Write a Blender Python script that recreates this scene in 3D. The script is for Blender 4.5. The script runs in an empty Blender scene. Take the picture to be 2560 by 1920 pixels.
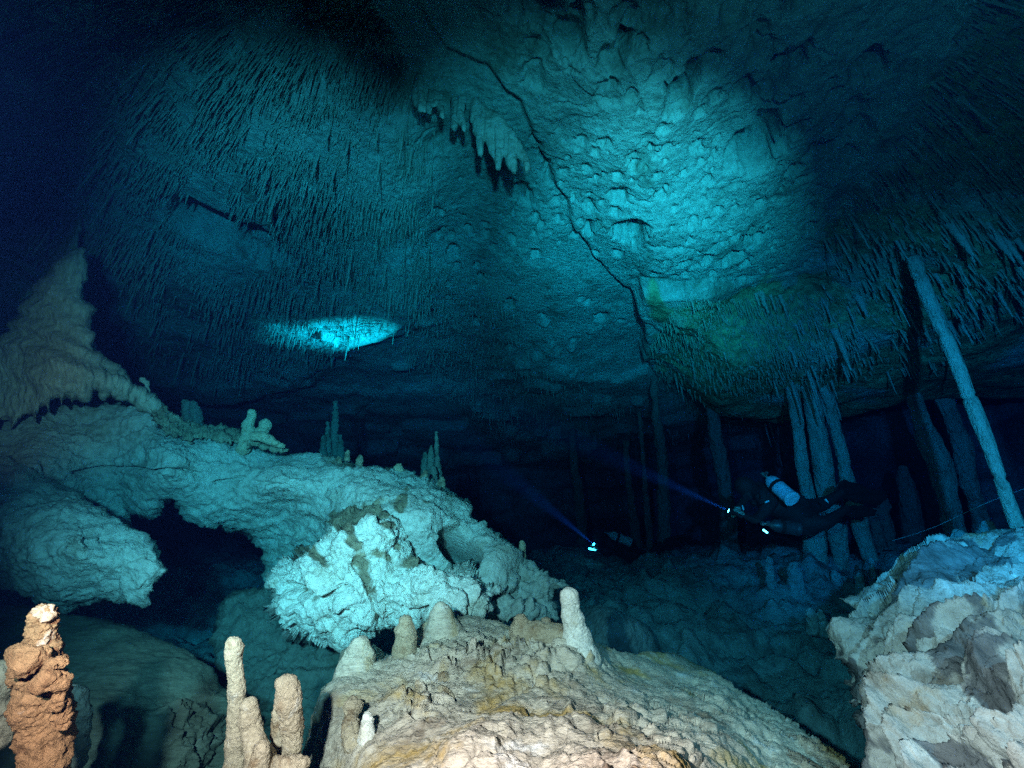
import bpy, math, random
import numpy as np
from mathutils import Vector, Matrix

random.seed(7)
rng = np.random.default_rng(11)
scene = bpy.context.scene
COL = scene.collection

# ------------------------------------------------------------------ camera
FPX = 1200.0                      # focal length in pixels of the 2560 px wide photograph
PITCH = math.radians(20)
CAM = np.array([0.0, 0.0, 1.6])
FWD = np.array([0.0, math.cos(PITCH), math.sin(PITCH)])
UPV = np.array([0.0, -math.sin(PITCH), math.cos(PITCH)])
RGT = np.array([1.0, 0.0, 0.0])

cam_data = bpy.data.cameras.new('camera')
cam = bpy.data.objects.new('camera', cam_data)
COL.objects.link(cam)
cam.location = CAM
cam.rotation_euler = (math.radians(90) + PITCH, 0, 0)
cam_data.sensor_width = 36
cam_data.lens = 36 * FPX / 2560
cam_data.clip_start = 0.05
cam_data.clip_end = 200
scene.camera = cam

def P(px, py, d):
    px = np.asarray(px, float); py = np.asarray(py, float); d = np.asarray(d, float)
    a = ((px - 1280) / FPX * d)[..., None]; b = ((960 - py) / FPX * d)[..., None]
    return CAM + a * RGT + b * UPV + d[..., None] * FWD

# ------------------------------------------------------------------ world, exposure
world = bpy.data.worlds.new('World'); scene.world = world
world.use_nodes = True
bg = world.node_tree.nodes['Background']
bg.inputs[0].default_value = (0.002, 0.02, 0.06, 1)   # no daylight reaches the flooded cave
bg.inputs[1].default_value = 0.02
scene.view_settings.view_transform = 'Standard'
scene.view_settings.look = 'None'
scene.view_settings.exposure = 0
scene.view_settings.gamma = 1
scene.render.engine = 'CYCLES'
scene.cycles.use_denoising = False
scene.cycles.max_bounces = 5
scene.cycles.volume_bounces = 0
scene.cycles.diffuse_bounces = 2
scene.cycles.glossy_bounces = 2
scene.cycles.sample_clamp_indirect = 3

# ------------------------------------------------------------------ photographer's lamps, and added spots for single areas
def spot(name, loc, target, power, angle, blend=0.6, color=(1, 1, 1), size=0.05, parent=None):
    l = bpy.data.lights.new(name, 'SPOT')
    l.energy = power; l.color = color; l.spot_size = math.radians(angle); l.spot_blend = blend
    l.shadow_soft_size = size
    o = bpy.data.objects.new(name, l); COL.objects.link(o)
    o.location = Vector(loc)
    o.rotation_euler = (Vector(target) - Vector(loc)).to_track_quat('-Z', 'Y').to_euler()
    return o

def camoff(x, y, z):
    return CAM + x * RGT + y * UPV + z * FWD

STROBE = (1.0, 0.385, 0.345)      # white balanced strobe light: the water takes the red out of it again
LED = (0.20, 0.39, 0.41)          # cool video lamps lighting the chamber
spot('strobe_left', camoff(-0.46, 0.225, 0.0), P(1350, 1740, 1.8), 1050, 98, 0.5, STROBE, 0.03)
spot('strobe_right', camoff(1.9, 1.5, 0.2), P(2420, 1780, 1.9), 590, 62, 0.8, (0.66, 0.40, 0.46), 0.03)
spot('added_tower_spot', camoff(-0.9, 0.45, 0.1), P(140, 870, 3.8), 1600, 29, 1.0, (1.0, 0.21, 0.17))  # added spot that brightens the tower alone, not a known strobe
spot('added_slab_spot', camoff(-0.6, 0.5, -0.3), P(780, 1190, 3.5), 2900, 52, 0.9, (0.54, 0.40, 0.41))  # added spot to bring up the slab and the white boulder
spot('video_lamp_left', camoff(-0.4, 0.5, -0.3), P(790, 720, 6.0), 2200, 44, 0.85, (0.16, 0.37, 0.44))
spot('video_lamp_chamber', camoff(0.1, 0.5, -0.3), P(1350, 720, 6.0), 1500, 49, 0.65, LED)
spot('video_lamp_ceiling', camoff(0.4, 0.3, -0.3), P(1600, 680, 6.0), 7200, 36, 1.0, LED)
spot('video_lamp_upper', camoff(0.6, 0.5, -0.3), P(1850, 330, 5.0), 190, 76, 1.0, LED)
spot('added_columns_spot', camoff(1.0, 0.5, 0.0), P(2180, 1150, 7.0), 3200, 50, 1.0, (0.12, 0.34, 0.60))  # added blue spot, put in to brighten columns and far floor

# ------------------------------------------------------------------ noise in numpy
def _hash(ix, iy, iz, seed):
    h = (ix.astype(np.int64) * 374761393 + iy.astype(np.int64) * 668265263 + iz.astype(np.int64) * 2147483647 + seed * 974634777) & 0xFFFFFFFF
    h = ((h ^ (h >> 13)) * 1274126177) & 0xFFFFFFFF
    h = ((h ^ (h >> 16)) * 2246822519) & 0xFFFFFFFF
    return h ^ (h >> 15)

_G = rng.normal(size=(256, 3)); _G /= np.linalg.norm(_G, axis=1)[:, None]

def perlin(p, seed=0):
    i = np.floor(p).astype(np.int64); f = p - i
    u = f * f * f * (f * (f * 6 - 15) + 10)
    out = 0
    for dx in (0, 1):
        for dy in (0, 1):
            for dz in (0, 1):
                g = _G[_hash(i[:, 0] + dx, i[:, 1] + dy, i[:, 2] + dz, seed) & 255]
                w = (u[:, 0] if dx else 1 - u[:, 0]) * (u[:, 1] if dy else 1 - u[:, 1]) * (u[:, 2] if dz else 1 - u[:, 2])
                out = out + w * ((f[:, 0] - dx) * g[:, 0] + (f[:, 1] - dy) * g[:, 1] + (f[:, 2] - dz) * g[:, 2])
    return out * 1.6

def fbm(p, octv=4, gain=0.5, seed=0):
    out = 0; a = 1.0; q = np.array(p, float)
    for k in range(octv):
        out = out + a * perlin(q, seed + k * 17); q = q * 2.03 + 5.1; a *= gain
    return out

def ridged(p, octv=4, gain=0.5, seed=0):
    out = 0; a = 1.0; q = np.array(p, float)
    for k in range(octv):
        out = out + a * (1 - 2 * np.abs(perlin(q, seed + k * 17))); q = q * 2.03 + 5.1; a *= gain
    return out

def worley(p, seed=0):
    i = np.floor(p).astype(np.int64); f = p - i
    F1 = np.full(len(p), 9.0); F2 = np.full(len(p), 9.0); ID = np.zeros(len(p))
    for dx in (-1, 0, 1):
        for dy in (-1, 0, 1):
            for dz in (-1, 0, 1):
                h = _hash(i[:, 0] + dx, i[:, 1] + dy, i[:, 2] + dz, seed)
                ox = (h & 1023) / 1023.0; oy = ((h >> 10) & 1023) / 1023.0; oz = ((h >> 20) & 1023) / 1023.0
                d = np.sqrt((dx + ox - f[:, 0])**2 + (dy + oy - f[:, 1])**2 + (dz + oz - f[:, 2])**2)
                m = d < F1
                F2 = np.where(m, F1, np.minimum(F2, d)); F1 = np.where(m, d, F1)
                ID = np.where(m, (h >> 5) % 997 / 997.0, ID)
    return F1, F2, ID

def facets(p, seed=0):
    """broken planes: every cell is a flat facet tilted its own way"""
    i = np.floor(p).astype(np.int64); f = p - i
    F1 = np.full(len(p), 9.0); out = np.zeros(len(p))
    for dx in (-1, 0, 1):
        for dy in (-1, 0, 1):
            for dz in (-1, 0, 1):
                h = _hash(i[:, 0] + dx, i[:, 1] + dy, i[:, 2] + dz, seed)
                rx = dx + (h & 1023) / 1023.0 - f[:, 0]; ry = dy + ((h >> 10) & 1023) / 1023.0 - f[:, 1]; rz = dz + ((h >> 20) & 1023) / 1023.0 - f[:, 2]
                d = rx * rx + ry * ry + rz * rz
                g = _G[(h >> 3) & 255]
                m = d < F1
                F1 = np.where(m, d, F1); out = np.where(m, -(rx * g[:, 0] + ry * g[:, 1] + rz * g[:, 2]) + 0.5 * g[:, 0], out)
    return out

def sstep(a, b, x):
    t = np.clip((x - a) / (b - a), 0, 1); return t * t * (3 - 2 * t)

# ------------------------------------------------------------------ geometry helpers
def polydist(x, y, poly):
    """signed distance to a closed polygon, positive inside; also the nearest boundary point"""
    poly = np.asarray(poly, float); n = len(poly)
    best = np.full(len(x), 1e18); bx = np.zeros(len(x)); by = np.zeros(len(x)); inside = np.zeros(len(x), bool)
    for k in range(n):
        x0, y0 = poly[k]; x1, y1 = poly[(k + 1) % n]
        ex, ey = x1 - x0, y1 - y0; L = ex * ex + ey * ey + 1e-12
        t = np.clip(((x - x0) * ex + (y - y0) * ey) / L, 0, 1)
        qx = x0 + t * ex; qy = y0 + t * ey
        d = (x - qx)**2 + (y - qy)**2
        m = d < best
        best = np.where(m, d, best); bx = np.where(m, qx, bx); by = np.where(m, qy, by)
        c = ((y0 > y) != (y1 > y)) & (x < (x1 - x0) * (y - y0) / (y1 - y0 + 1e-15) + x0)
        inside ^= c
    s = np.sqrt(best)
    return np.where(inside, s, -s), bx, by

def tps(ctrl):
    """thin plate spline through (x, y, value)"""
    c = np.asarray(ctrl, float); xy = c[:, :2] / 1000.0; v = c[:, 2]; n = len(c)
    r = np.linalg.norm(xy[:, None] - xy[None], axis=2)
    K = np.where(r > 0, r * r * np.log(r + 1e-12), 0) + np.eye(n) * 1e-4
    A = np.zeros((n + 3, n + 3)); A[:n, :n] = K; A[:n, n] = 1; A[:n, n + 1:] = xy; A[n, :n] = 1; A[n + 1:, :n] = xy.T
    w = np.linalg.solve(A, np.concatenate([v, [0, 0, 0]]))
    def f(x, y):
        x = np.asarray(x, float) / 1000.0; y = np.asarray(y, float) / 1000.0
        out = w[n] + w[n + 1] * x + w[n + 2] * y
        for k in range(n):
            rr = np.sqrt((x - xy[k, 0])**2 + (y - xy[k, 1])**2)
            out = out + w[k] * rr * rr * np.log(rr + 1e-12)
        return out
    return f

def rough_outline(pts, amp, step=7.0, seed=0):
    pts = np.asarray(pts, float); out = []
    n = len(pts)
    for k in range(n):
        a, b = pts[k], pts[(k + 1) % n]
        m = max(1, int(np.linalg.norm(b - a) / step))
        for j in range(m): out.append(a + (b - a) * j / m)
    out = np.array(out)
    q = np.column_stack([out / 28.0, np.full(len(out), seed * 3.7)])
    out = out + amp * np.column_stack([fbm(q, 3, 0.6, seed), fbm(q + 50, 3, 0.6, seed + 5)])
    return out

def world_loc(o):
    p = Vector(o.location)
    while o.parent: o = o.parent; p = p + o.location
    return p

def mesh_obj(name, verts, faces, mat, parent=None, origin=None, smooth=True):
    verts = np.asarray(verts, float)
    if origin is None:
        origin = np.array([verts[:, 0].mean(), verts[:, 1].mean(), verts[:, 2].min()])
    origin = np.asarray(origin, float)
    me = bpy.data.meshes.new(name)
    v = verts - origin
    f = np.asarray(faces) if not isinstance(faces, list) else faces
    me.from_pydata(v.tolist(), [], f.tolist() if not isinstance(f, list) else f)
    if smooth: me.polygons.foreach_set('use_smooth', [True] * len(me.polygons))
    me.update()
    if mat: me.materials.append(mat)
    o = bpy.data.objects.new(name, me); COL.objects.link(o)
    if parent is not None:
        o.parent = parent; o.location = Vector(origin) - world_loc(parent)
    else:
        o.location = origin
    return o

def tag(o, label=None, cat=None, group=None, kind=None):
    if label: o['label'] = label
    if cat: o['category'] = cat
    if group: o['group'] = group
    if kind: o['kind'] = kind
    return o

def empty(name, loc):
    o = bpy.data.objects.new(name, None); COL.objects.link(o); o.location = Vector(loc)
    o.empty_display_size = 0.2
    return o

def vnormals(v, f):
    a, b, c, d = v[f[:, 0]], v[f[:, 1]], v[f[:, 2]], v[f[:, 3]]
    n = np.cross(c - a, d - b)
    out = np.zeros_like(v)
    for k in range(4): np.add.at(out, f[:, k], n)
    return out / (np.linalg.norm(out, axis=1)[:, None] + 1e-12)

def relief(name, outline, ctrl, mat, edge_r=60, edge_k=1.0, thick=0.6, disp=None, sp=4.5, rough=4, seed=0, parent=None, silt_shade_fn=None):
    """a solid rock whose outline and depth come from the survey points; closed, with a back and real thickness"""
    poly = rough_outline(outline, rough, seed=seed)
    x0, y0 = poly.min(0) - sp * 2; x1, y1 = poly.max(0) + sp * 2
    nx = int((x1 - x0) / sp) + 1; ny = int((y1 - y0) / sp) + 1
    X, Y = np.meshgrid(x0 + np.arange(nx) * sp, y0 + np.arange(ny) * sp)
    x = X.ravel(); y = Y.ravel()
    sd, bx, by = polydist(x, y, poly)
    keep = sd > -sp * 0.9
    outv = keep & (sd < 0.25 * sp)
    x = np.where(outv, bx, x); y = np.where(outv, by, y); sd = np.where(outv, 0, np.maximum(sd, 0))
    K = keep.reshape(ny, nx)
    cell = K[:-1, :-1] & K[1:, :-1] & K[:-1, 1:] & K[1:, 1:]
    S = sd.reshape(ny, nx)
    cell &= (S[:-1, :-1] + S[1:, :-1] + S[:-1, 1:] + S[1:, 1:]) > 0
    jj, ii = np.nonzero(cell)
    id0 = jj * nx + ii
    F = np.column_stack([id0, id0 + nx, id0 + nx + 1, id0 + 1])
    used = np.unique(F)
    rem = np.full(nx * ny, -1); rem[used] = np.arange(len(used))
    F = rem[F]; x = x[used]; y = y[used]; sd = sd[used]
    n = len(x)
    d = tps(ctrl)(x, y)
    t = np.clip(sd / edge_r, 0, 1); prof = np.sqrt(np.maximum(0, 1 - (1 - t)**2))
    R = edge_r * d / FPX * edge_k
    front = P(x, y, d + R * (1 - prof))
    t2 = np.clip(sd / (edge_r * 1.5), 0, 1); prof2 = np.sqrt(np.maximum(0, 1 - (1 - t2)**2))
    back = P(x, y, d + R + thick * prof2)
    # boundary verts: those used by edges occurring once
    e = np.concatenate([F[:, [0, 1]], F[:, [1, 2]], F[:, [2, 3]], F[:, [3, 0]]])
    es = np.sort(e, axis=1); key = es[:, 0].astype(np.int64) * (n + 1) + es[:, 1]
    _, inv, cnt = np.unique(key, return_inverse=True, return_counts=True)
    bedge = e[cnt[inv] == 1]
    bset = np.zeros(n, bool); bset[bedge.ravel()] = True
    backid = np.where(bset, np.arange(n), 0)
    nb = np.nonzero(~bset)[0]; backid[nb] = n + np.arange(len(nb))
    V = np.concatenate([front, back[nb]])
    FB = backid[F][:, ::-1]
    good = ~(bset[F].all(axis=1))
    F = np.concatenate([F, FB[good]])
    allb = np.nonzero(~good)[0]
    nrm = vnormals(V, F)
    view = V[:n] - CAM
    if (nrm[:n] * view).sum() > 0: F = F[:, ::-1]; nrm = -nrm
    for _ in range(4):
        fn = nrm[F].mean(1); acc = np.zeros_like(nrm)
        for k in range(4): np.add.at(acc, F[:, k], fn)
        nrm = acc / (np.linalg.norm(acc, axis=1)[:, None] + 1e-12)
    pxy = np.column_stack([np.concatenate([x, x[nb]]), np.concatenate([y, y[nb]])])
    sdd = np.concatenate([sd, sd[nb]])
    if disp is not None:
        V = V + nrm * disp(V, pxy, sdd)[:, None]
    nz = nrm[:, 2]; V0 = V
    o = mesh_obj(name, V, F, mat, parent)
    if silt_shade_fn is not None:
        at = o.data.attributes.new('silt', 'FLOAT', 'POINT')  # silt mask; on the layered rock, dark beds and painted gap shade
        at.data.foreach_set('value', np.clip(silt_shade_fn(V, pxy, nz), 0, 1).astype(np.float32))
    return o

def catmull(pts, n):
    pts = np.asarray(pts, float)
    p = np.vstack([2 * pts[0] - pts[1], pts, 2 * pts[-1] - pts[-2]])
    out = []
    m = len(pts) - 1
    for i in range(m):
        for j in range(n):
            t = j / n
            a, b, c, d = p[i], p[i + 1], p[i + 2], p[i + 3]
            out.append(0.5 * ((2 * b) + (-a + c) * t + (2 * a - 5 * b + 4 * c - d) * t * t + (-a + 3 * b - 3 * c + d) * t**3))
    out.append(pts[-1])
    return np.array(out)

def tube_verts(C, R, sides=24, capa=True, capb=True):
    """rings round a centre line C with radii R; rounded caps"""
    C = np.asarray(C, float); R = np.asarray(R, float)
    T = np.gradient(C, axis=0); T /= np.linalg.norm(T, axis=1)[:, None] + 1e-12
    def cap(c, t, r, sgn):
        cs = []; rs = []
        for a in (80, 60, 40, 20):
            a = math.radians(a)
            cs.append(c + sgn * t * r * math.sin(a) * 0.8); rs.append(r * math.cos(a))
        return cs, rs
    cc, rr, tt = list(C), list(R), list(T)
    if capa:
        cs, rs = cap(C[0], T[0], R[0], -1); cc = cs + cc; rr = rs + rr; tt = [T[0]] * 4 + tt
    if capb:
        cs, rs = cap(C[-1], T[-1], R[-1], 1); cc = cc + cs[::-1]; rr = rr + rs[::-1]; tt = tt + [T[-1]] * 4
    cc = np.array(cc); rr = np.array(rr); tt = np.array(tt)
    u = np.array([1.0, 0, 0]) if abs(tt[0][0]) < 0.8 else np.array([0, 1.0, 0])
    V = []
    ang = np.linspace(0, 2 * np.pi, sides, endpoint=False)
    for c, r, t in zip(cc, rr, tt):
        u = u - t * (u @ t); u /= np.linalg.norm(u); w = np.cross(t, u)
        V.append(c + r * (np.cos(ang)[:, None] * u + np.sin(ang)[:, None] * w))
    m = len(cc); V = np.concatenate(V)
    i = np.arange(sides); F = []
    for k in range(m - 1):
        F.append(np.column_stack([k * sides + i, k * sides + (i + 1) % sides, (k + 1) * sides + (i + 1) % sides, (k + 1) * sides + i]))
    F = np.concatenate(F).tolist()
    F.append(list(range(sides))[::-1]); F.append([(m - 1) * sides + k for k in range(sides)])
    return V, F

def spine(pts, name, mat, sides=28, sub=8, disp=None, parent=None, flat=False):
    """a dripstone shape: pts are (px, py, depth, radius in px) of its centre line"""
    q = catmull(pts, sub)
    C = P(q[:, 0], q[:, 1], q[:, 2]); R = np.maximum(q[:, 3], 0.6) / FPX * q[:, 2]
    V, F = tube_verts(C, R, sides)
    fq = np.array([f for f in F if len(f) == 4])
    N = vnormals(V, fq)
    cen = V.mean(0)
    # outward
    ring = V.reshape(-1, sides, 3); rc = ring.mean(1, keepdims=True)
    if ((ring - rc).reshape(-1, 3) * N).sum() < 0: F = [f[::-1] for f in F]; N = -N
    if disp is not None: V = V + N * disp(V)[:, None]
    return mesh_obj(name, V, F, mat, parent)

# ------------------------------------------------------------------ materials
def node_mat(name):
    m = bpy.data.materials.new(name); m.use_nodes = True
    nt = m.node_tree; b = nt.nodes['Principled BSDF']
    return m, nt, b

def ramp(nt, fac, stops):
    r = nt.nodes.new('ShaderNodeValToRGB'); e = r.color_ramp.elements
    while len(e) < len(stops): e.new(0.5)
    for k, (p, c) in enumerate(stops):
        e[k].position = p; e[k].color = (*c, 1) if len(c) == 3 else c
    nt.links.new(fac, r.inputs[0]); return r

def noise(nt, vec, scale, detail=6, rough=0.6, dist=0.0):
    n = nt.nodes.new('ShaderNodeTexNoise'); n.inputs['Scale'].default_value = scale
    n.inputs['Detail'].default_value = detail; n.inputs['Roughness'].default_value = rough
    n.inputs['Distortion'].default_value = dist
    nt.links.new(vec, n.inputs['Vector']); return n

def mix(nt, fac, a, b, mode='MIX'):
    m = nt.nodes.new('ShaderNodeMix'); m.data_type = 'RGBA'; m.blend_type = mode
    if isinstance(fac, (int, float)): m.inputs[0].default_value = fac
    else: nt.links.new(fac, m.inputs[0])
    for s, v in ((6, a), (7, b)):
        if isinstance(v, tuple): m.inputs[s].default_value = (*v, 1)
        else: nt.links.new(v, m.inputs[s])
    return m.outputs[2]

def rock_mat(name, base, dark, pale, silt=None, silt_lo=0.35, silt_hi=0.6, scale=1.0, bump=1.0, stain=None, stretch=None, fine=55, stain_pos=(0.56, 0.66)):
    m, nt, b = node_mat(name)
    tc = nt.nodes.new('ShaderNodeTexCoord'); vec = tc.outputs['Object']
    if stretch:
        mp = nt.nodes.new('ShaderNodeMapping'); mp.inputs['Scale'].default_value = stretch
        mp.inputs['Rotation'].default_value = (0.2, 0.35, 0.1)
        nt.links.new(vec, mp.inputs[0]); vec2 = mp.outputs[0]
    else: vec2 = vec
    n1 = noise(nt, vec2, 2.2 * scale, 8, 0.62, 0.4)
    c = ramp(nt, n1.outputs[0], [(0.32, dark), (0.47, base), (0.60, base), (0.74, pale)]).outputs[0]
    n2 = noise(nt, vec2, 14 * scale, 6, 0.7)
    c = mix(nt, 0.75, c, ramp(nt, n2.outputs[0], [(0.3, (0.55, 0.52, 0.48)), (0.5, (1, 1, 1)), (0.7, (1.25, 1.25, 1.22))]).outputs[0], 'MULTIPLY')
    if stain:
        n3 = noise(nt, vec, 1.3 * scale, 7, 0.62, 0.6)
        c = mix(nt, ramp(nt, n3.outputs[0], [(stain_pos[0], (0, 0, 0)), (stain_pos[1], (1, 1, 1))]).outputs[0], c, stain)
    if silt:
        at = nt.nodes.new('ShaderNodeAttribute'); at.attribute_name = 'silt'
        n4 = noise(nt, vec, 24, 5, 0.7)
        ad = nt.nodes.new('ShaderNodeMath'); ad.operation = 'MULTIPLY_ADD'; ad.inputs[1].default_value = 0.35; ad.use_clamp = True
        nt.links.new(n4.outputs[0], ad.inputs[0]); nt.links.new(at.outputs['Fac'], ad.inputs[2])
        f = ramp(nt, ad.outputs[0], [(0.56, (0, 0, 0)), (0.76, (1, 1, 1))])
        n5 = noise(nt, vec, 9, 5, 0.6)
        sc = ramp(nt, n5.outputs[0], [(0.35, tuple(k * 0.6 for k in silt)), (0.7, tuple(k * 1.7 for k in silt))])
        c = mix(nt, f.outputs[0], c, sc.outputs[0])
    nt.links.new(c, b.inputs['Base Color'])
    b.inputs['Roughness'].default_value = 0.9
    b.inputs['Specular IOR Level'].default_value = 0.15
    # relief too fine for the mesh
    vo = nt.nodes.new('ShaderNodeTexVoronoi'); vo.feature = 'F1'; vo.inputs['Scale'].default_value = 16 * scale
    nw = noise(nt, vec2, 7 * scale, 4, 0.6)
    wm = nt.nodes.new('ShaderNodeMixRGB'); wm.inputs[0].default_value = 0.18
    nt.links.new(vec2, wm.inputs[1]); nt.links.new(nw.outputs['Color'], wm.inputs[2]); nt.links.new(wm.outputs[0], vo.inputs['Vector'])
    nf = noise(nt, vec2, fine * scale * 0.35, 9, 0.68)
    bm1 = nt.nodes.new('ShaderNodeBump'); bm1.inputs['Strength'].default_value = 0.55 * bump; bm1.inputs['Distance'].default_value = 0.035 / scale
    nt.links.new(nf.outputs[0], bm1.inputs['Height'])
    bm2 = nt.nodes.new('ShaderNodeBump'); bm2.inputs['Strength'].default_value = 0.5 * bump; bm2.inputs['Distance'].default_value = 0.02 / scale
    nt.links.new(vo.outputs['Distance'], bm2.inputs['Height']); nt.links.new(bm1.outputs[0], bm2.inputs['Normal'])
    nt.links.new(bm2.outputs[0], b.inputs['Normal'])
    return m

M_ceil = rock_mat('ceiling_limestone', (0.44, 0.43, 0.39), (0.24, 0.22, 0.18), (0.62, 0.62, 0.58), scale=1.0, bump=1.3, silt=(0.24, 0.26, 0.14))
M_green = rock_mat('stained_ceiling', (0.27, 0.27, 0.15), (0.15, 0.14, 0.08), (0.42, 0.43, 0.33), scale=1.4, bump=1.0)
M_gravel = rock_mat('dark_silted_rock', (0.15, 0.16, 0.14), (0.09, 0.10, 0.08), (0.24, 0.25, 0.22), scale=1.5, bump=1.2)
M_crust = rock_mat('brown_crust', (0.30, 0.24, 0.17), (0.13, 0.10, 0.07), (0.52, 0.46, 0.36), scale=4, bump=1.2)
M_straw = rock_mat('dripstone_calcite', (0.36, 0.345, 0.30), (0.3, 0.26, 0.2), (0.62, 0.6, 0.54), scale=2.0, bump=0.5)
M_slab = rock_mat('pale_limestone', (0.46, 0.46, 0.42), (0.34, 0.33, 0.28), (0.62, 0.62, 0.58), silt=(0.20, 0.16, 0.11), silt_lo=0.66, silt_hi=0.72, scale=1.5, bump=1.1)
M_white = rock_mat('white_limestone', (0.70, 0.68, 0.62), (0.55, 0.51, 0.43), (0.8, 0.79, 0.75), silt=(0.23, 0.18, 0.125), silt_lo=0.44, silt_hi=0.49, scale=1.8, bump=1.5)
M_flow = rock_mat('flowstone', (0.42, 0.35, 0.28), (0.26, 0.20, 0.15), (0.54, 0.48, 0.40), scale=2.0, bump=0.8, stretch=(1, 1, 0.35))
M_mound = rock_mat('silted_flowstone', (0.54, 0.47, 0.38), (0.25, 0.19, 0.14), (0.80, 0.80, 0.80), scale=2.2, bump=0.9, stretch=(0.7, 1, 2.0), stain=(0.46, 0.31, 0.12), stain_pos=(0.52, 0.64))
M_right = rock_mat('layered_limestone', (0.38, 0.37, 0.35), (0.13, 0.11, 0.09), (0.68, 0.68, 0.66), scale=1.8, bump=1.0, stain=(0.36, 0.22, 0.10), silt=(0.12, 0.12, 0.125), stain_pos=(0.6, 0.72))  # silt colour here: dark beds and shade painted into the gaps
M_floor = rock_mat('silty_floor_rock', (0.28, 0.29, 0.30), (0.14, 0.14, 0.145), (0.46, 0.47, 0.47), scale=1.0, bump=1.2)
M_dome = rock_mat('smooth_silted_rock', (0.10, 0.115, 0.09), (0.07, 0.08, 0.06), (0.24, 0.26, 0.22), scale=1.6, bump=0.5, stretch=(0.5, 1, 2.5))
M_orange = rock_mat('iron_stained_calcite', (0.25, 0.135, 0.065), (0.10, 0.045, 0.02), (0.66, 0.54, 0.45), scale=5.0, bump=1.4)
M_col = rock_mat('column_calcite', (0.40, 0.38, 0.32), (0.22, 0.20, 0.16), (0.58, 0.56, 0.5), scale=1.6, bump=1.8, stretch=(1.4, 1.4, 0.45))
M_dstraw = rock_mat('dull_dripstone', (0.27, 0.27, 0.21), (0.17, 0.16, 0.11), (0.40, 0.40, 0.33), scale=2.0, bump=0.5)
M_tan = rock_mat('tan_calcite', (0.46, 0.38, 0.27), (0.24, 0.16, 0.09), (0.74, 0.71, 0.65), scale=6.0, bump=1.4)
M_cream = rock_mat('white_calcite', (0.72, 0.69, 0.62), (0.5, 0.43, 0.32), (0.82, 0.8, 0.76), scale=5.0, bump=0.8)

# ================================================================== the cave: ceiling
H0 = 3.7                                   # height of the recessed ceiling above the camera

def on_plane(px, py, h):
    """where the sight line of a surveyed point meets the level h metres above the camera"""
    px = np.asarray(px, float); py = np.asarray(py, float)
    a = (px - 1280) / FPX; b = (960 - py) / FPX
    dz = b * math.cos(PITCH) + math.sin(PITCH)
    dy = -b * math.sin(PITCH) + math.cos(PITCH)
    s = h / np.maximum(dz, 0.02)
    return a * s, dy * s

def region(pts, h, amp=0.06, seed=1):
    x, y = on_plane([p[0] for p in pts], [p[1] for p in pts], h)
    return rough_outline(np.column_stack([x, y]), amp, step=0.16, seed=seed) if False else densify(np.column_stack([x, y]), amp, seed)

def densify(pts, amp, seed):
    out = []
    for k in range(len(pts)):
        a, b = pts[k], pts[(k + 1) % len(pts)]
        m = int(np.clip(np.linalg.norm(b - a) / 0.15, 1, 30))
        for j in range(m): out.append(a + (b - a) * j / m)
    out = np.array(out)
    q = np.column_stack([out / 0.5, np.full(len(out), seed * 3.7)])
    return out + amp * np.column_stack([fbm(q, 3, 0.6, seed), fbm(q + 50, 3, 0.6, seed + 5)])

SLAB_PX = [(1010, 120), (1100, 230), (1200, 265), (1290, 330), (1325, 390), (1345, 450), (1370, 500), (1405, 570), (1440, 640), (1480, 700),
           (1540, 740), (1600, 800), (1640, 830), (1900, 800), (2300, 700), (2900, 300), (3400, -600), (2600, -1500), (600, -1500), (850, -200), (980, 60)]
RIGHT_PX = [(1612, 985), (1625, 920), (1600, 860), (1612, 800), (1680, 745), (1760, 722), (1880, 738), (2000, 720), (2050, 680), (2035, 610),
            (2090, 500), (2170, 400), (2250, 300), (2330, 170), (2420, 0), (2500, -200), (2700, -900), (4300, -900), (4300, 1030), (2300, 1020), (1900, 1075), (1680, 1060)]
STEP_PX = [(1500, 1075), (1560, 1040), (1600, 1010), (1660, 1060), (1900, 1075), (2300, 1030), (4000, 1060), (4000, 1180), (1700, 1200), (1420, 1180)]
LEFT_PX = [(1010, 110), (1035, 200), (1060, 260), (1100, 330), (1120, 420), (1105, 520), (1080, 600), (1075, 700), (1060, 790), (1000, 850), (900, 880), (800, 960),
           (500, 1010), (200, 1000), (-600, 1000), (-1500, 600), (-1500, -1200), (800, -1500)]
H_SLAB, H_RIGHT, H_LEFT = H0 - 0.55, H0 - 1.15, H0 - 0.25
R_SLAB, R_RIGHT = region(SLAB_PX, H_SLAB), (lambda q: densify(np.array([[float(c) for c in on_plane(a, b, 2.75 if b > 790 else 3.05)] for a, b in q]), 0.05, 4))(RIGHT_PX)
R_LEFT = region(LEFT_PX, H_LEFT, 0.06, 6)

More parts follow.
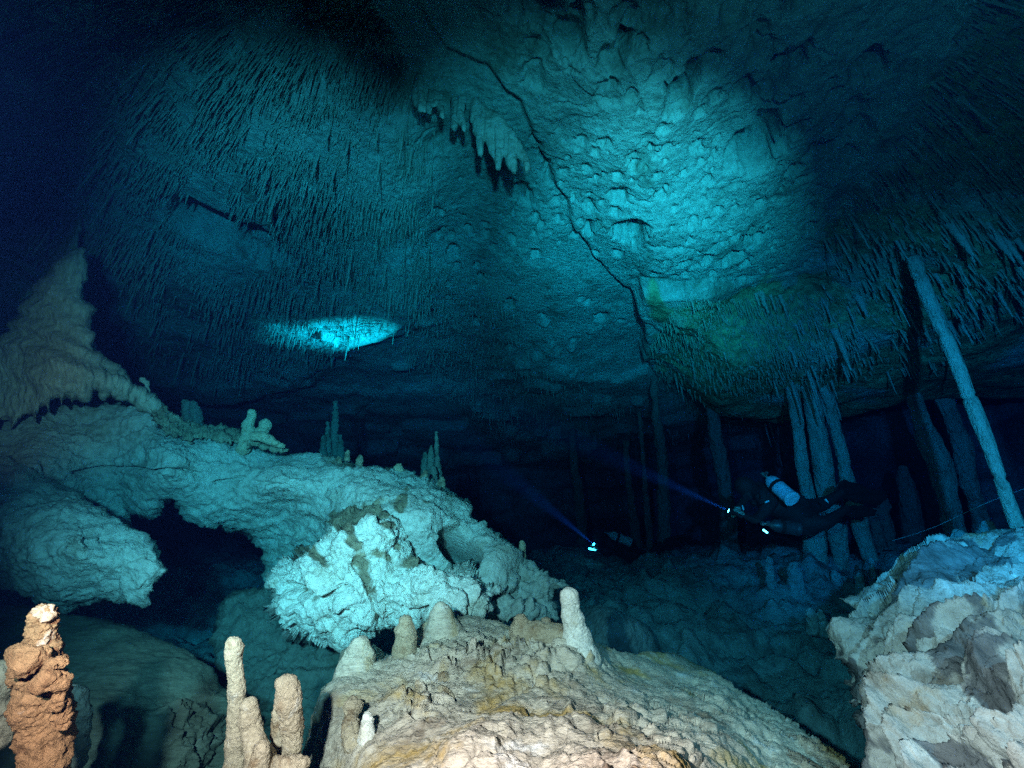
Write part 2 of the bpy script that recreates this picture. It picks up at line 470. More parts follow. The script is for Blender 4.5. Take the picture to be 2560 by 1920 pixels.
PITS = [(1577, 609, .20, .35), (1305, 587, .12, .3), (1550, 525, .10, .25), (1275, 755, .10, .2), (1340, 720, .07, .2), (1132, 645, .09, .2), (1090, 600, .07, .2),
        (1890, 400, .22, .22), (1845, 430, .10, .2), (1860, 250, .10, .15), (1715, 215, .13, .2), (1985, 175, .12, .2), (1340, 55, .12, .2), (1420, 115, .16, .2),
        (1430, 165, .1, .15), (1360, 175, .08, .12), (1560, 130, .07, .2), (1535, 165, .11, .15), (1935, 245, .12, .2), (2170, 180, .12, .2), (2200, 195, .07, .2), (2150, 300, .10, .12),
        (1470, 575, .04, .2), (1483, 582, .05, .2), (1475, 625, .05, .2), (1465, 640, .05, .2), (1550, 675, .07, .1), (1500, 605, .03, .1), (1640, 697, .06, .1), (1590, 640, .04, .2), (1480, 640, .04, .2),
        (1820, 655, .09, .15), (1850, 650, .07, .15), (1780, 690, .06, .1), (1240, 900, .1, .2), (1275, 870, .08, .2), (1190, 800, .1, .2), (1500, 785, .12, .2),
        (1060, 780, .2, .4), (980, 500, .1, .1), (1170, 590, .05, .2), (1215, 595, .05, .2), (1130, 610, .04, .2), (1280, 690, .05, .2), (1285, 700, .04, .2), (1650, 820, .1, .2), (1690, 840, .1, .2),
        (530, 520, .42, .7), (650, 555, .30, .6), (640, 600, .22, .5), (700, 590, .2, .4)]
for _ in range(260):
    u, v = rng.uniform(1330, 2080), rng.uniform(380, 720)
    PITS.append((u, v, .012 + .055 * rng.random()**3, rng.uniform(.05, .19)))
for _ in range(60):
    u, v = rng.uniform(1080, 1600), rng.uniform(520, 1000)
    PITS.append((u, v, rng.uniform(.02, .07), rng.uniform(.04, .14)))
for _ in range(50):
    u, v = rng.uniform(1250, 2200), rng.uniform(0, 420)
    PITS.append((u, v, rng.uniform(.03, .12), rng.uniform(.04, .12)))
_p = [on_plane(a, b, H_SLAB if b < 730 and a > 1250 else H0) for a, b, _, _ in PITS]
PITX = np.array([q[0] for q in _p]); PITY = np.array([q[1] for q in _p])
PITR = np.array([q[2] for q in PITS]); PITD = np.array([q[3] for q in PITS])

def ceiling_height(x, y, full=True):
    """height above the camera of the ceiling over the point x, y"""
    p = np.column_stack([x, y, np.zeros(len(x))])
    near = np.clip(9.0 / (np.hypot(x, y) + 1), 0.1, 1)
    h = H0 + 0.16 * fbm(p * 0.45, 2, 0.5, 3) - 0.012 * np.maximum(0, y - 7)**1.35
    ds = polydist(x, y, R_SLAB)[0]
    wob = 0.05 * fbm(p * 2.5, 3, 0.6, 31)
    s = sstep(-0.03, 0.05, ds + wob * 0.5)
    h = h - s * (0.13 + 0.38 * sstep(0, 1.1, ds))
    dr = polydist(x, y, R_RIGHT)[0]
    r = sstep(-0.05, 1.3, dr + wob * 0.6); lf = 0.34 * (1 - sstep(2.2, 3.2, x)) + 0.06; r = lf * sstep(-0.03, 0.05, dr + wob * 0.5) + (1 - lf) * r
    inner = 0.12 * sstep(0.0, 2.0, dr)
    h = h * (1 - r) + r * (H_RIGHT + 0.12 - inner + 0.1 * fbm(p * 0.9, 3, 0.5, 9) - 0.012 * np.maximum(0, y - 5)**1.2)
    dl = polydist(x, y, R_LEFT)[0]
    l = sstep(-0.35, 0.45, dl + wob) * (1 - s)
    h = h - l * 0.28
    if full:
        # far ledges of the recessed ceiling, each hanging a little lower
        for k, (yy, dd) in enumerate(((9.4, .10), (12.0, .16), (15.0, .3))):
            h = h - dd * sstep(-.06, .06, (y - yy) + 2.4 * fbm(p * 0.35, 4, 0.6, 40 + k)) * (1 - r)
        # scalloped relief
        warp = p * 1.0; warp[:, 0] += 0.25 * fbm(p * 1.7, 3, 0.5, 12); warp[:, 1] += 0.25 * fbm(p * 1.7, 3, 0.5, 13)
        f1, f2, cid = worley(warp * np.array([1.7, 1.0, 1]), 5)
        h = h - 0.045 * (cid - 0.5) * sstep(0.0, 0.1, f2 - f1) * (0.4 + 0.9 * sstep(-0.3, 0.4, perlin(p * 0.7, 95)))
        f1, f2, cid = worley(warp * np.array([5.0, 2.6, 1]), 8)
        rgh = sstep(-0.15, 0.45, fbm(p * np.array([0.9, 0.6, 1]), 2, 0.5, 96)); h = h - 0.026 * rgh * (cid - 0.5) * sstep(0.0, 0.2, f2 - f1) + 0.006 * f1
        h = h + 0.035 * fbm(p * np.array([1.6, 0.8, 1]), 4, 0.45, 21) + 0.006 * fbm(p * np.array([14, 8, 1]), 3, 0.6, 22)
        # ragged curving cracks
        rg = ridged(warp * 0.9, 2, 0.5, 51)
        h = h + 0.04 * sstep(1.40, 1.47, rg) + 0.02 * rgh * facets(warp * np.array([3.2, 2.2, 1]), 70)
        for a, b, rr, dd in zip(PITX, PITY, PITR, PITD):
            m = (np.abs(x - a) < rr * 2.4) & (np.abs(y - b) < rr * 2.4)
            if m.any():
                e = np.hypot((x[m] - a), (y[m] - b) * 0.75) / rr + 0.35 * fbm(p[m] * (0.9 / rr), 3, 0.5, 60)
                h[m] += (1.2 * rr + 0.06) * (1 - sstep(0.8, 1.0, e)) if dd >= .2 else np.minimum(dd, 1.1 * rr + 0.03) * (1 - sstep(0.6, 1.05, e))
    return h

def ceil_axis(lo, hi, a, b, s):
    inner = np.arange(a, b, s); out_lo = a - np.cumsum(np.linspace(s, 60, 40)); out_hi = b + np.cumsum(np.linspace(s, 60, 40))
    return np.concatenate([out_lo[out_lo > lo][::-1], inner, out_hi[out_hi < hi]])

cx = ceil_axis(-1600, 4200, -60, 2620, 4.2)
cy = np.concatenate([ceil_axis(-1400, 200, -60, 1080, 3.6)[:-40] if False else np.concatenate([np.arange(-1400, -60, 30), np.arange(-60, 1080, 3.6), np.linspace(1080, 1350, 110)])])
GX, GY = np.meshgrid(cx, cy)
wx, wy = on_plane(GX.ravel(), GY.ravel(), H0 - 0.4)
wz = ceiling_height(wx, wy)
V = np.column_stack([wx, wy, wz + CAM[2]])
nx, ny = len(cx), len(cy)
ii, jj = np.meshgrid(np.arange(nx - 1), np.arange(ny - 1))
a = (jj * nx + ii).ravel()
F = np.column_stack([a, a + nx, a + nx + 1, a + 1])
o = mesh_obj('ceiling', V, F[:, ::-1], M_ceil, origin=(0, 0, CAM[2] + H0)); tag(o, kind='structure')
_q = np.column_stack([wx, wy, wx * 0])
_dr = polydist(wx, wy, R_RIGHT)[0] + 0.25 * fbm(_q * 1.8, 4, 0.6, 88)
_at = o.data.attributes.new('silt', 'FLOAT', 'POINT')
_at.data.foreach_set('value', np.clip(0.1 + 0.75 * sstep(-0.05, 0.35, _dr) * (0.75 + 0.5 * fbm(_q * 0.8, 3, 0.5, 89)) + 0.25 * fbm(_q * 1.1, 4, 0.6, 90), 0, 1).astype(np.float32))

# ------------------------------------------------------------------ floor of the cave
FL = [(1550, 1560, 5.0), (1700, 1480, 6.3), (1900, 1420, 7.0), (2100, 1400, 7.6), (2300, 1390, 8.2), (1700, 1900, 3.6), (1950, 1900, 3.4), (2100, 1700, 4.2), (1950, 1600, 5.0),
      (1500, 1450, 7.5), (1400, 1420, 9.0), (2500, 1380, 7.5), (1400, 1900, 3.4), (1000, 1900, 3.6), (600, 1900, 3.4), (200, 1900, 3.4), (-500, 1900, 3.6), (600, 1600, 5.5),
      (300, 1500, 6.5), (3200, 1700, 4.5), (1100, 1400, 10), (700, 1400, 11), (1800, 1370, 12), (2600, 1370, 12), (0, 1400, 11), (-1200, 1400, 12), (3800, 1400, 12), (1300, 1395, 16), (200, 1395, 18), (2400, 1390, 18)]
fw = np.array([P(a, b, c) for a, b, c in FL])
floor_f = tps(np.column_stack([fw[:, 0] * 100, fw[:, 1] * 100, fw[:, 2] - CAM[2]]))

def floor_height(x, y, full=True):
    p = np.column_stack([x, y, np.zeros(len(x))])
    h = np.clip(floor_f(x * 100, y * 100), -4.0, 0.2)
    if full:
        w = p + 0.25 * np.column_stack([fbm(p * 1.3, 3, 0.5, 3), fbm(p * 1.3, 3, 0.5, 4), p[:, 0] * 0])
        f1, f2, cid = worley(w * 1.1, 15)
        h = h + 0.30 * (cid - 0.5) * sstep(0, 0.25, f2 - f1)
        f1, f2, cid = worley(w * 3.2, 16)
        h = h + 0.16 * (cid - 0.4) * sstep(0, 0.3, f2 - f1) + 0.05 * fbm(p * 6, 5, 0.6, 18) + 0.14 * fbm(p * 1.3, 3, 0.5, 19)
    return h

th = np.radians(np.linspace(-75, 75, 620)); rr_ = 1.4 * np.exp(np.linspace(0, math.log(24 / 1.4), 330))
TH, RR = np.meshgrid(th, rr_)
wx = (RR * np.sin(TH)).ravel(); wy = (RR * np.cos(TH)).ravel()
wz = floor_height(wx, wy)
nx, ny = len(th), len(rr_)
ii, jj = np.meshgrid(np.arange(nx - 1), np.arange(ny - 1)); a = (jj * nx + ii).ravel()
F = np.column_stack([a, a + 1, a + nx + 1, a + nx])
o = mesh_obj('cave_floor', np.column_stack([wx, wy, wz + CAM[2]]), F, M_floor, origin=(0, 0, CAM[2] - 3)); tag(o, kind='structure')

# ------------------------------------------------------------------ far walls closing the chamber
th = np.radians(np.linspace(-100, 100, 240)); zz = np.linspace(-4.5, 6, 60)
TH, ZZ = np.meshgrid(th, zz)
p = np.column_stack([np.sin(TH).ravel() * 3, np.cos(TH).ravel() * 3, ZZ.ravel() * 0.6])
rad = 17 + 2.0 * fbm(p, 4, 0.55, 77) + 0.6 * fbm(p * np.array([6, 6, 0.8]), 3, 0.5, 78) - 4.5 * sstep(0.35, 1.0, TH.ravel()) - 3.0 * sstep(0.4, 1.2, -TH.ravel())
V = np.column_stack([np.sin(TH).ravel() * rad, np.cos(TH).ravel() * rad, ZZ.ravel() + CAM[2]])
nx, ny = len(th), len(zz)
ii, jj = np.meshgrid(np.arange(nx - 1), np.arange(ny - 1)); a = (jj * nx + ii).ravel()
F = np.column_stack([a, a + nx, a + nx + 1, a + 1])
o = mesh_obj('cave_wall', V, F, M_floor, origin=(0, 0, CAM[2])); tag(o, kind='structure')

# ------------------------------------------------------------------ water: the air of this place
wm = bpy.data.materials.new('clear_blue_water'); wm.use_nodes = True
nt = wm.node_tree; nt.nodes.clear()
out = nt.nodes.new('ShaderNodeOutputMaterial'); pv = nt.nodes.new('ShaderNodeVolumePrincipled')
pv.inputs['Color'].default_value = (0.001, 0.007, 0.036, 1)
pv.inputs['Density'].default_value = 0.36
pv.inputs['Absorption Color'].default_value = (0.0, 0.65, 0.83, 1)
pv.inputs['Anisotropy'].default_value = 0.75
nt.links.new(pv.outputs[0], out.inputs['Volume'])
X0, X1, Y0, Y1, Z0, Z1 = -24, 24, -3, 24, -8, 9
bv = [(x, y, z) for x in (X0, X1) for y in (Y0, Y1) for z in (Z0, Z1)]
bf = [(0, 1, 3, 2), (4, 6, 7, 5), (0, 4, 5, 1), (2, 3, 7, 6), (0, 2, 6, 4), (1, 5, 7, 3)]
o = mesh_obj('haze', bv, bf, wm, smooth=False); tag(o, kind='stuff')
o['label'] = 'clear blue water filling the cave'

# ================================================================== rocks
def rock_disp(a1=0.05, s1=2.0, a2=0.025, s2=6.0, a3=0.006, s3=30, seed=0, cell=0.03, cs=4.0, extra=None):
    def f(v, pxy, sd):
        w = v + 0.08 * np.column_stack([perlin(v * 3, seed + 1), perlin(v * 3, seed + 2), perlin(v * 3, seed + 3)])
        f1, f2, cid = worley(w * cs, seed + 4)
        h = a1 * fbm(v * s1, 3, 0.5, seed + 5) + a2 * ridged(v * s2, 4, 0.55, seed + 6) * 0.6 + a3 * fbm(v * s3, 3, 0.6, seed + 7)
        h = h + cell * 0.6 * (cid - 0.5) * sstep(0, 0.2, f2 - f1) + cell * 0.9 * facets(w * cs * 1.3 + 7, seed + 20) + cell * 0.45 * facets(w * cs * 3.1 + 3, seed + 21)
        if extra is not None: h = h + extra(v, pxy, sd)
        return h - h.mean()
    return f

def line_groove(pts, width, depth):
    pts = np.asarray(pts, float)
    def f(pxy):
        best = np.full(len(pxy), 1e9)
        for k in range(len(pts) - 1):
            a, b = pts[k], pts[k + 1]; e = b - a; L = e @ e + 1e-9
            t = np.clip(((pxy - a) @ e) / L, 0, 1)
            best = np.minimum(best, np.linalg.norm(pxy - a - t[:, None] * e, axis=1))
        return -depth * (1 - sstep(0, width, best))
    return f

# ---- the long pale slab on the left
SLABROCK = [(-260, 1060), (0, 1030), (130, 1000), (224, 985), (300, 1000), (400, 1030), (400, 1066), (447, 1087), (487, 1095), (523, 1091), (606, 1105), (711, 1131), (798, 1138), (852, 1147),
            (906, 1163), (993, 1171), (1069, 1196), (1109, 1212), (1150, 1240), (1174, 1265), (1178, 1293), (1210, 1325), (1251, 1354), (1287, 1382), (1308, 1411), (1292, 1431), (1292, 1468), (1262, 1492),
            (1180, 1480), (1050, 1460), (960, 1480), (820, 1480), (720, 1470), (680, 1465), (665, 1452), (658, 1376), (608, 1336), (557, 1311), (506, 1307), (470, 1293), (467, 1275), (434, 1239), (401, 1253), (383, 1282),
            (354, 1278), (304, 1257), (330, 1330), (200, 1330), (60, 1310), (-260, 1300)]
CT = [(-200, 1060, 3.9), (0, 1040, 4.0), (300, 1020, 4.3), (700, 1140, 4.5), (1000, 1180, 4.4), (1150, 1260, 4.0), (1290, 1420, 3.6), (100, 1170, 3.55), (400, 1165, 3.75), (700, 1200, 3.95), (900, 1230, 3.8), (1050, 1290, 3.5),
      (300, 1230, 4.1), (560, 1260, 4.2), (700, 1290, 4.35), (760, 1340, 4.4), (660, 1440, 4.6), (900, 1400, 3.75), (1150, 1380, 3.7), (1230, 1420, 3.45), (1050, 1460, 3.6), (0, 1290, 3.4)]
crk = line_groove([(181, 1182), (230, 1176), (300, 1172), (380, 1176), (466, 1174), (500, 1185)], 6, 0.09)
crk2 = line_groove([(540, 1206), (580, 1200), (612, 1195)], 7, 0.10)
crk3 = line_groove([(645, 1206), (680, 1208), (705, 1212), (725, 1208), (760, 1217)], 4, 0.07)
crk4 = line_groove([(105, 1160), (110, 1190), (150, 1205), (203, 1246), (289, 1286)], 9, 0.12)
hole = line_groove([(1130, 1355), (1150, 1378), (1172, 1400)], 44, 0.75)
def slab_extra(v, pxy, sd):
    lo = sstep(1180, 1260, pxy[:, 1]) * (1 - sstep(760, 900, pxy[:, 0]))
    warp = v[:, 2] + 0.18 * fbm(v * 1.2, 3, 0.5, 91)
    t = warp * 5.0; fr = t - np.floor(t); fr = np.where(fr < 0.88, fr / 0.88, (1 - fr) / 0.12)
    return crk(pxy) + crk2(pxy) + crk3(pxy) + crk4(pxy) + hole(pxy) + 0.028 * (fr**1.5) + 0.015 * lo * ridged(v * np.array([3, 3, 12]), 3, 0.5, 92)
def slab_silt(v, pxy, nz):
    d = -line_groove([(840, 1290), (900, 1275), (1000, 1268)], 40, 1.0)(pxy) - line_groove([(1018, 1215), (1012, 1245), (1000, 1285)], 18, 1.0)(pxy) - line_groove([(1045, 1235), (1062, 1262)], 18, 0.8)(pxy) - line_groove([(390, 1040), (520, 1080), (700, 1125), (900, 1155), (1060, 1185), (1150, 1240), (1180, 1270)], 24, 0.75)(pxy)
    d = d - line_groove([(940, 1160), (965, 1180)], 16, 0.6)(pxy)
    return d * 0.62 + 0.38 * fbm(v * 4.5, 5, 0.6, 71)
slab = relief('limestone_slab', SLABROCK, CT, M_slab, edge_r=38, thick=0.8, sp=3.4, rough=5, seed=3,
              disp=rock_disp(0.07, 1.5, 0.018, 9, 0.006, 34, 3, 0.012, 7, slab_extra), silt_shade_fn=slab_silt)
tag(slab, 'long pale limestone slab sloping down from the flowstone tower to the white boulder', 'rock slab')

LEFTR = [(-260, 1130), (-60, 1130), (60, 1150), (105, 1175), (150, 1208), (203, 1246), (289, 1290), (344, 1333), (387, 1380), (416, 1420), (401, 1445), (380, 1474), (376, 1503), (362, 1512), (253, 1510), (166, 1528), (127, 1521), (54, 1481), (-60, 1420), (-260, 1380)]
o = relief('limestone_boulder', LEFTR, [(-200, 1200, 3.2), (0, 1160, 3.3), (150, 1220, 3.3), (300, 1330, 3.0), (400, 1430, 2.9), (200, 1350, 2.75), (0, 1300, 2.9), (200, 1500, 2.95), (-200, 1400, 3.1)], M_slab,
           edge_r=50, thick=0.9, sp=3.4, rough=6, seed=8, disp=rock_disp(0.06, 2.2, 0.022, 6, 0.006, 30, 8, 0.018, 5))
tag(o, 'blunt teal lit boulder under the left end of the long slab', 'boulder')

# ---- the white boulder in the middle
WHITE = [(812, 1330), (779, 1358), (750, 1382), (718, 1399), (681, 1431), (677, 1447), (687, 1476), (683, 1500), (681, 1525), (702, 1557), (718, 1578), (763, 1598), (803, 1606), (860, 1606), (885, 1590), (938, 1578), (974, 1560),
         (1039, 1560), (1080, 1550), (1137, 1550), (1200, 1545), (1222, 1531), (1251, 1500), (1271, 1484), (1268, 1460), (1210, 1443), (1141, 1419), (1104, 1419), (1072, 1395), (1027, 1374), (1003, 1350), (1000, 1300), (1010, 1270), (990, 1258), (920, 1262), (850, 1285), (828, 1305)]
CT = [(812, 1330, 3.4), (690, 1440, 3.3), (700, 1540, 3.15), (850, 1340, 3.15), (900, 1275, 3.7), (990, 1280, 3.6), (1000, 1370, 3.2), (1130, 1430, 3.1), (1250, 1480, 3.1), (800, 1450, 2.95), (900, 1400, 3.05), (920, 1500, 2.9), (1100, 1500, 2.85), (1210, 1500, 2.95), (800, 1570, 3.1), (1000, 1540, 3.0), (950, 1330, 3.2)]
gr1 = line_groove([(720, 1467), (760, 1485), (810, 1500), (860, 1485)], 20, 0.09)
gr2 = line_groove([(890, 1400), (920, 1450), (935, 1510), (950, 1560)], 14, 0.05)
gr3 = line_groove([(1010, 1520), (1040, 1528), (1075, 1516)], 8, 0.10)
def white_extra(v, pxy, sd):
    return gr1(pxy) + gr2(pxy) + gr3(pxy)
def white_silt(v, pxy, nz):
    x, y = pxy[:, 0], pxy[:, 1]
    d = 1.1 * (1 - sstep(1300, 1325, y + 8 * perlin(v * 6, 3))) * (x > 820)
    for pts, w, a in (([(870, 1320), (880, 1360), (905, 1400), (922, 1460), (938, 1530)], 34, .95), ([(940, 1380), (1000, 1395), (1060, 1400)], 26, .9), ([(800, 1345), (790, 1390), (815, 1415)], 24, .95), ([(735, 1395), (770, 1370)], 14, .7),
                      ([(730, 1478), (780, 1500), (850, 1492), (870, 1480)], 20, .8), ([(850, 1325), (940, 1325), (990, 1330)], 14, .8), ([(880, 1560), (940, 1550)], 18, .75), ([(980, 1350), (995, 1370)], 14, .8), ([(990, 1500), (1010, 1510)], 20, .7)):
        d = d - line_groove(pts, w, a)(pxy)
    return d * 0.66 + 0.36 * fbm(v * 5, 5, 0.6, 73) + 0.25 * (nz - 0.35) + 0.3 * (1 - sstep(1310, 1335, y))
o = relief('limestone_boulder', WHITE, CT, M_white, edge_r=55, thick=0.9, sp=3.0, rough=6, seed=12,
           disp=rock_disp(0.07, 2.4, 0.036, 5, 0.008, 22, 12, 0.05, 4.2, white_extra), silt_shade_fn=white_silt)
tag(o, 'bright white rugged boulder with brown silt on top behind the foreground mound', 'boulder')

TEAL1 = [(1290, 1395), (1330, 1410), (1360, 1432), (1389, 1443), (1414, 1462), (1395, 1470), (1381, 1480), (1378, 1500), (1388, 1545), (1324, 1560), (1227, 1545), (1215, 1500), (1240, 1440)]
o = relief('limestone_rock', TEAL1, [(1290, 1400, 3.7), (1410, 1460, 3.6), (1380, 1540, 3.5), (1240, 1530, 3.3), (1300, 1480, 3.5), (1290, 1510, 3.3)], M_slab, edge_r=26, thick=0.5, sp=3.2, rough=4, seed=15,
           disp=rock_disp(0.05, 3, 0.02, 8, 0.005, 30, 15, 0.04, 6, lambda v, p, s: line_groove([(1270, 1475), (1310, 1490), (1350, 1500)], 12, 0.15)(p)))
tag(o, 'small teal rock with a pointed tip between the white boulder and the white stalagmite', 'rock')

ROUND = [(1420, 1540), (1470, 1508), (1530, 1515), (1590, 1545), (1630, 1580), (1655, 1640), (1600, 1680), (1450, 1650)]
o = relief('rounded_boulder', ROUND, [(1420, 1540, 4.6), (1650, 1640, 4.3), (1530, 1600, 4.1), (1480, 1640, 4.2)], M_floor, edge_r=50, thick=1.0, sp=4, rough=3, seed=17, disp=rock_disp(0.03, 2, 0.012, 6, 0.004, 30, 17, 0.01))
tag(o, 'dim rounded boulder right behind the white stalagmite', 'boulder')

BACKL = [(559, 1510), (590, 1488), (683, 1470), (800, 1560), (900, 1600), (900, 2050), (540, 2050), (550, 1800), (545, 1650), (541, 1595), (550, 1555)]
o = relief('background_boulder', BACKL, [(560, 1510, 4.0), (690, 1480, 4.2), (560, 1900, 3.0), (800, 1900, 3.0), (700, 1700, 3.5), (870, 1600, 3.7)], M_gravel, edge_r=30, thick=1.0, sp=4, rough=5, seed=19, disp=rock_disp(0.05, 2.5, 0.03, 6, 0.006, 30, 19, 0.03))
tag(o, 'dark teal boulder below the white boulder and behind the thin stalagmites', 'boulder')

DOME = [(-400, 1500), (0, 1505), (80, 1515), (167, 1532), (260, 1542), (338, 1559), (407, 1591), (464, 1624), (504, 1660), (545, 1701), (572, 1735), (575, 1850), (580, 2150), (-400, 2150)]
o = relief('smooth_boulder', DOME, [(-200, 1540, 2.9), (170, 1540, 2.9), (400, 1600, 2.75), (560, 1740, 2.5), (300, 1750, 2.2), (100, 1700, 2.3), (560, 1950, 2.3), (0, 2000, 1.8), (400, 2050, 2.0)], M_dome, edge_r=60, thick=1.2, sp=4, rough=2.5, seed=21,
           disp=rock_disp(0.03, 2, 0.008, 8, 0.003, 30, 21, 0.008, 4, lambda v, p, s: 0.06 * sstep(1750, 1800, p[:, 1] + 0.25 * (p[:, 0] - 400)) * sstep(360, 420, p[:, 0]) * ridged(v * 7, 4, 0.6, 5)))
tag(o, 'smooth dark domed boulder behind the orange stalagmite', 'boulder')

# ---- foreground mound
MOUND = [(730, 2100), (745, 1900), (768, 1839), (780, 1760), (795, 1721), (836, 1685), (845, 1650), (858, 1631), (880, 1612), (894, 1606), (925, 1612), (945, 1625), (958, 1645), (985, 1640), (1000, 1600), (1016, 1578), (1050, 1560), (1075, 1540), (1100, 1528), (1152, 1540), (1200, 1546),
         (1243, 1555), (1279, 1588), (1300, 1590), (1405, 1580), (1482, 1600), (1545, 1632), (1620, 1626), (1690, 1632), (1780, 1680), (1860, 1739), (1920, 1775), (1981, 1815), (2050, 1862), (2114, 1904), (2300, 2100)]
CT = [(760, 1900, 1.75), (800, 1720, 1.95), (900, 1620, 2.3), (1016, 1600, 2.35), (1100, 1540, 2.5), (1280, 1595, 2.45), (1440, 1600, 2.35), (1560, 1640, 2.6), (1690, 1640, 2.9), (1900, 1765, 2.5), (2100, 1905, 1.9), (2200, 2050, 1.55),
      (1000, 1720, 1.9), (1200, 1700, 1.95), (1400, 1720, 1.85), (1600, 1760, 1.8), (1800, 1850, 1.6), (900, 1850, 1.55), (1200, 1850, 1.4), (1500, 1850, 1.35), (1300, 2050, 1.0), (900, 2050, 1.25), (1800, 2050, 1.2)]
def mound_extra(v, pxy, sd):
    x, y = pxy[:, 0], pxy[:, 1]
    shards = 1.3 * np.exp(-(((x - 1270) / 190)**2 + ((y - 1655) / 48)**2)) + 0.9 * np.exp(-(((x - 1040) / 80)**2 + ((y - 1760) / 50)**2))
    w = v * 12 + 0.6 * np.column_stack([perlin(v * 9, 1), perlin(v * 9, 2), perlin(v * 9, 3)])
    f1, f2, cid = worley(w, 7)
    h = np.clip(shards, 0, 1) * (0.075 * cid * sstep(0, 0.2, f2 - f1) + 0.02 * ridged(v * 16, 3, 0.5, 6))
    # pitted lower right
    low = sstep(1720, 1800, y + 0.15 * (x - 1300)) * sstep(1000, 1200, x)
    f1, f2, cid = worley(w * 0.55 + 3, 9)
    h = h + low * (0.035 * (cid - 0.5) * sstep(0, 0.22, f2 - f1) - 0.022 * (1 - sstep(0.0, 0.16, f2 - f1)) * sstep(0.55, 0.9, cid) + 0.012 * ridged(v * 9, 3, 0.5, 44))
    # drapery ripples down the upper cone
    up = (1 - sstep(1640, 1760, y)) * (1 - sstep(1250, 1500, x))
    t = v[:, 2] * 34 + 2.2 * fbm(v * np.array([4, 4, 9]), 3, 0.5, 33)
    h = h + up * 0.0065 * np.sin(t)
    return h + line_groove([(1500, 1900), (1530, 1880), (1570, 1862)], 6, 0.03)(pxy) + line_groove([(1080, 1655), (1100, 1662), (1130, 1665)], 9, 0.05)(pxy) + line_groove([(1340, 1700), (1300, 1720), (1250, 1745), (1180, 1770)], 7, 0.025)(pxy)
o = relief('flowstone_mound', MOUND, CT, M_mound, edge_r=34, thick=0.7, sp=2.6, rough=2.5, seed=25,
           disp=rock_disp(0.035, 2.6, 0.007, 13, 0.0022, 60, 25, 0.004, 11, mound_extra))
tag(o, 'broad tan and grey flowstone mound filling the bottom foreground', 'flowstone mound')

# ---- layered rock at the lower right: three stacked ledges
right = empty('layered_rock', P(2450, 1900, 2.2)); tag(right, 'layered cream and blue rock with deep cracks at the lower right corner', 'rock')
def beds(v, pxy, seed, freq):
    x, y = pxy[:, 0], pxy[:, 1]
    ang = np.arctan2(y - 2450, x - 2950); rad = np.hypot(x - 2950, y - 2450)
    along = ang * 6.0
    q = np.column_stack([along, rad / 330, x * 0 + seed])
    t = rad / 900 * freq + 0.55 * fbm(q * 0.9, 3, 0.5, seed) + 0.10 * perlin(q * 4, seed + 3)
    return along, q, t, t - np.floor(t), np.floor(t)
def strata(seed, amp=0.04, freq=9.0):
    def f(v, pxy, sd):
        # curved beds rising to the right, flaking off in plates with deep gaps between them
        along, q, t, fr, k = beds(v, pxy, seed, freq); z = along * 0
        br = perlin(np.column_stack([along * 1.3 + k * 7.3, k * 3.1, z]), seed + 6)
        am = amp * np.clip(0.55 + 1.6 * perlin(np.column_stack([along * 0.8 + k * 5.7, k * 2.3, z]), seed + 8), 0.05, 1.6)
        t2 = t * 3.3 + 0.4 * perlin(q * 7, seed + 5); fr2 = t2 - np.floor(t2)
        fr = np.where(fr < 0.86, fr / 0.86, (1 - fr) / 0.14)
        h = am * 1.5 * fr**1.3 - 0.16 * (1 - sstep(0.0, 0.3, fr)) * sstep(-0.2, 0.05, br) + 0.012 * fr2
        f1, f2, cid = worley(np.column_stack([along * 0.8 + k * 3.3, t * 0.9, z]), seed + 11)
        h = h - 0.03 * (1 - sstep(0, 0.05, f2 - f1)) * (cid > 0.6) + 0.012 * (cid - 0.5)
        return h * (0.06 + 0.94 * sstep(2, 34, sd))
    return f
def bed_bands_shade(seed, freq):
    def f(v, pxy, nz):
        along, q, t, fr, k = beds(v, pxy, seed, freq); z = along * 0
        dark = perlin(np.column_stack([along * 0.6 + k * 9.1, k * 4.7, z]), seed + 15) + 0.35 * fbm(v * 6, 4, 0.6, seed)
        return 0.62 * sstep(-0.08, 0.25, dark) + 0.35 * (1 - sstep(0.0, 0.22, fr))  # real dark beds, plus crevice shade painted into the gaps between them
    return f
R1 = [(2092, 1492), (2139, 1484), (2167, 1460), (2223, 1428), (2248, 1411), (2264, 1395), (2304, 1375), (2345, 1357), (2385, 1345), (2466, 1328), (2560, 1313), (2900, 1290), (2900, 1700), (2400, 1650), (2200, 1560), (2130, 1528), (2110, 1512)]
relief('ledge', R1, [(2100, 1495, 2.9), (2300, 1380, 3.1), (2560, 1320, 3.0), (2850, 1300, 2.8), (2200, 1540, 2.6), (2500, 1500, 2.3), (2850, 1600, 2.0)], M_right, edge_r=24, thick=0.4, sp=3.0, rough=3, seed=31, parent=right,
       disp=rock_disp(0.04, 2.5, 0.012, 8, 0.004, 34, 31, 0.01, 7, strata(31, 0.08, 9)), silt_shade_fn=bed_bands_shade(31, 9))
R2 = [(2070, 1557), (2114, 1537), (2165, 1528), (2205, 1510), (2260, 1480), (2330, 1475), (2420, 1450), (2560, 1430), (2950, 1400), (2950, 2000), (2300, 1900), (2180, 1780), (2112, 1771), (2118, 1718), (2131, 1690), (2110, 1670), (2080, 1650), (2082, 1626), (2060, 1593)]
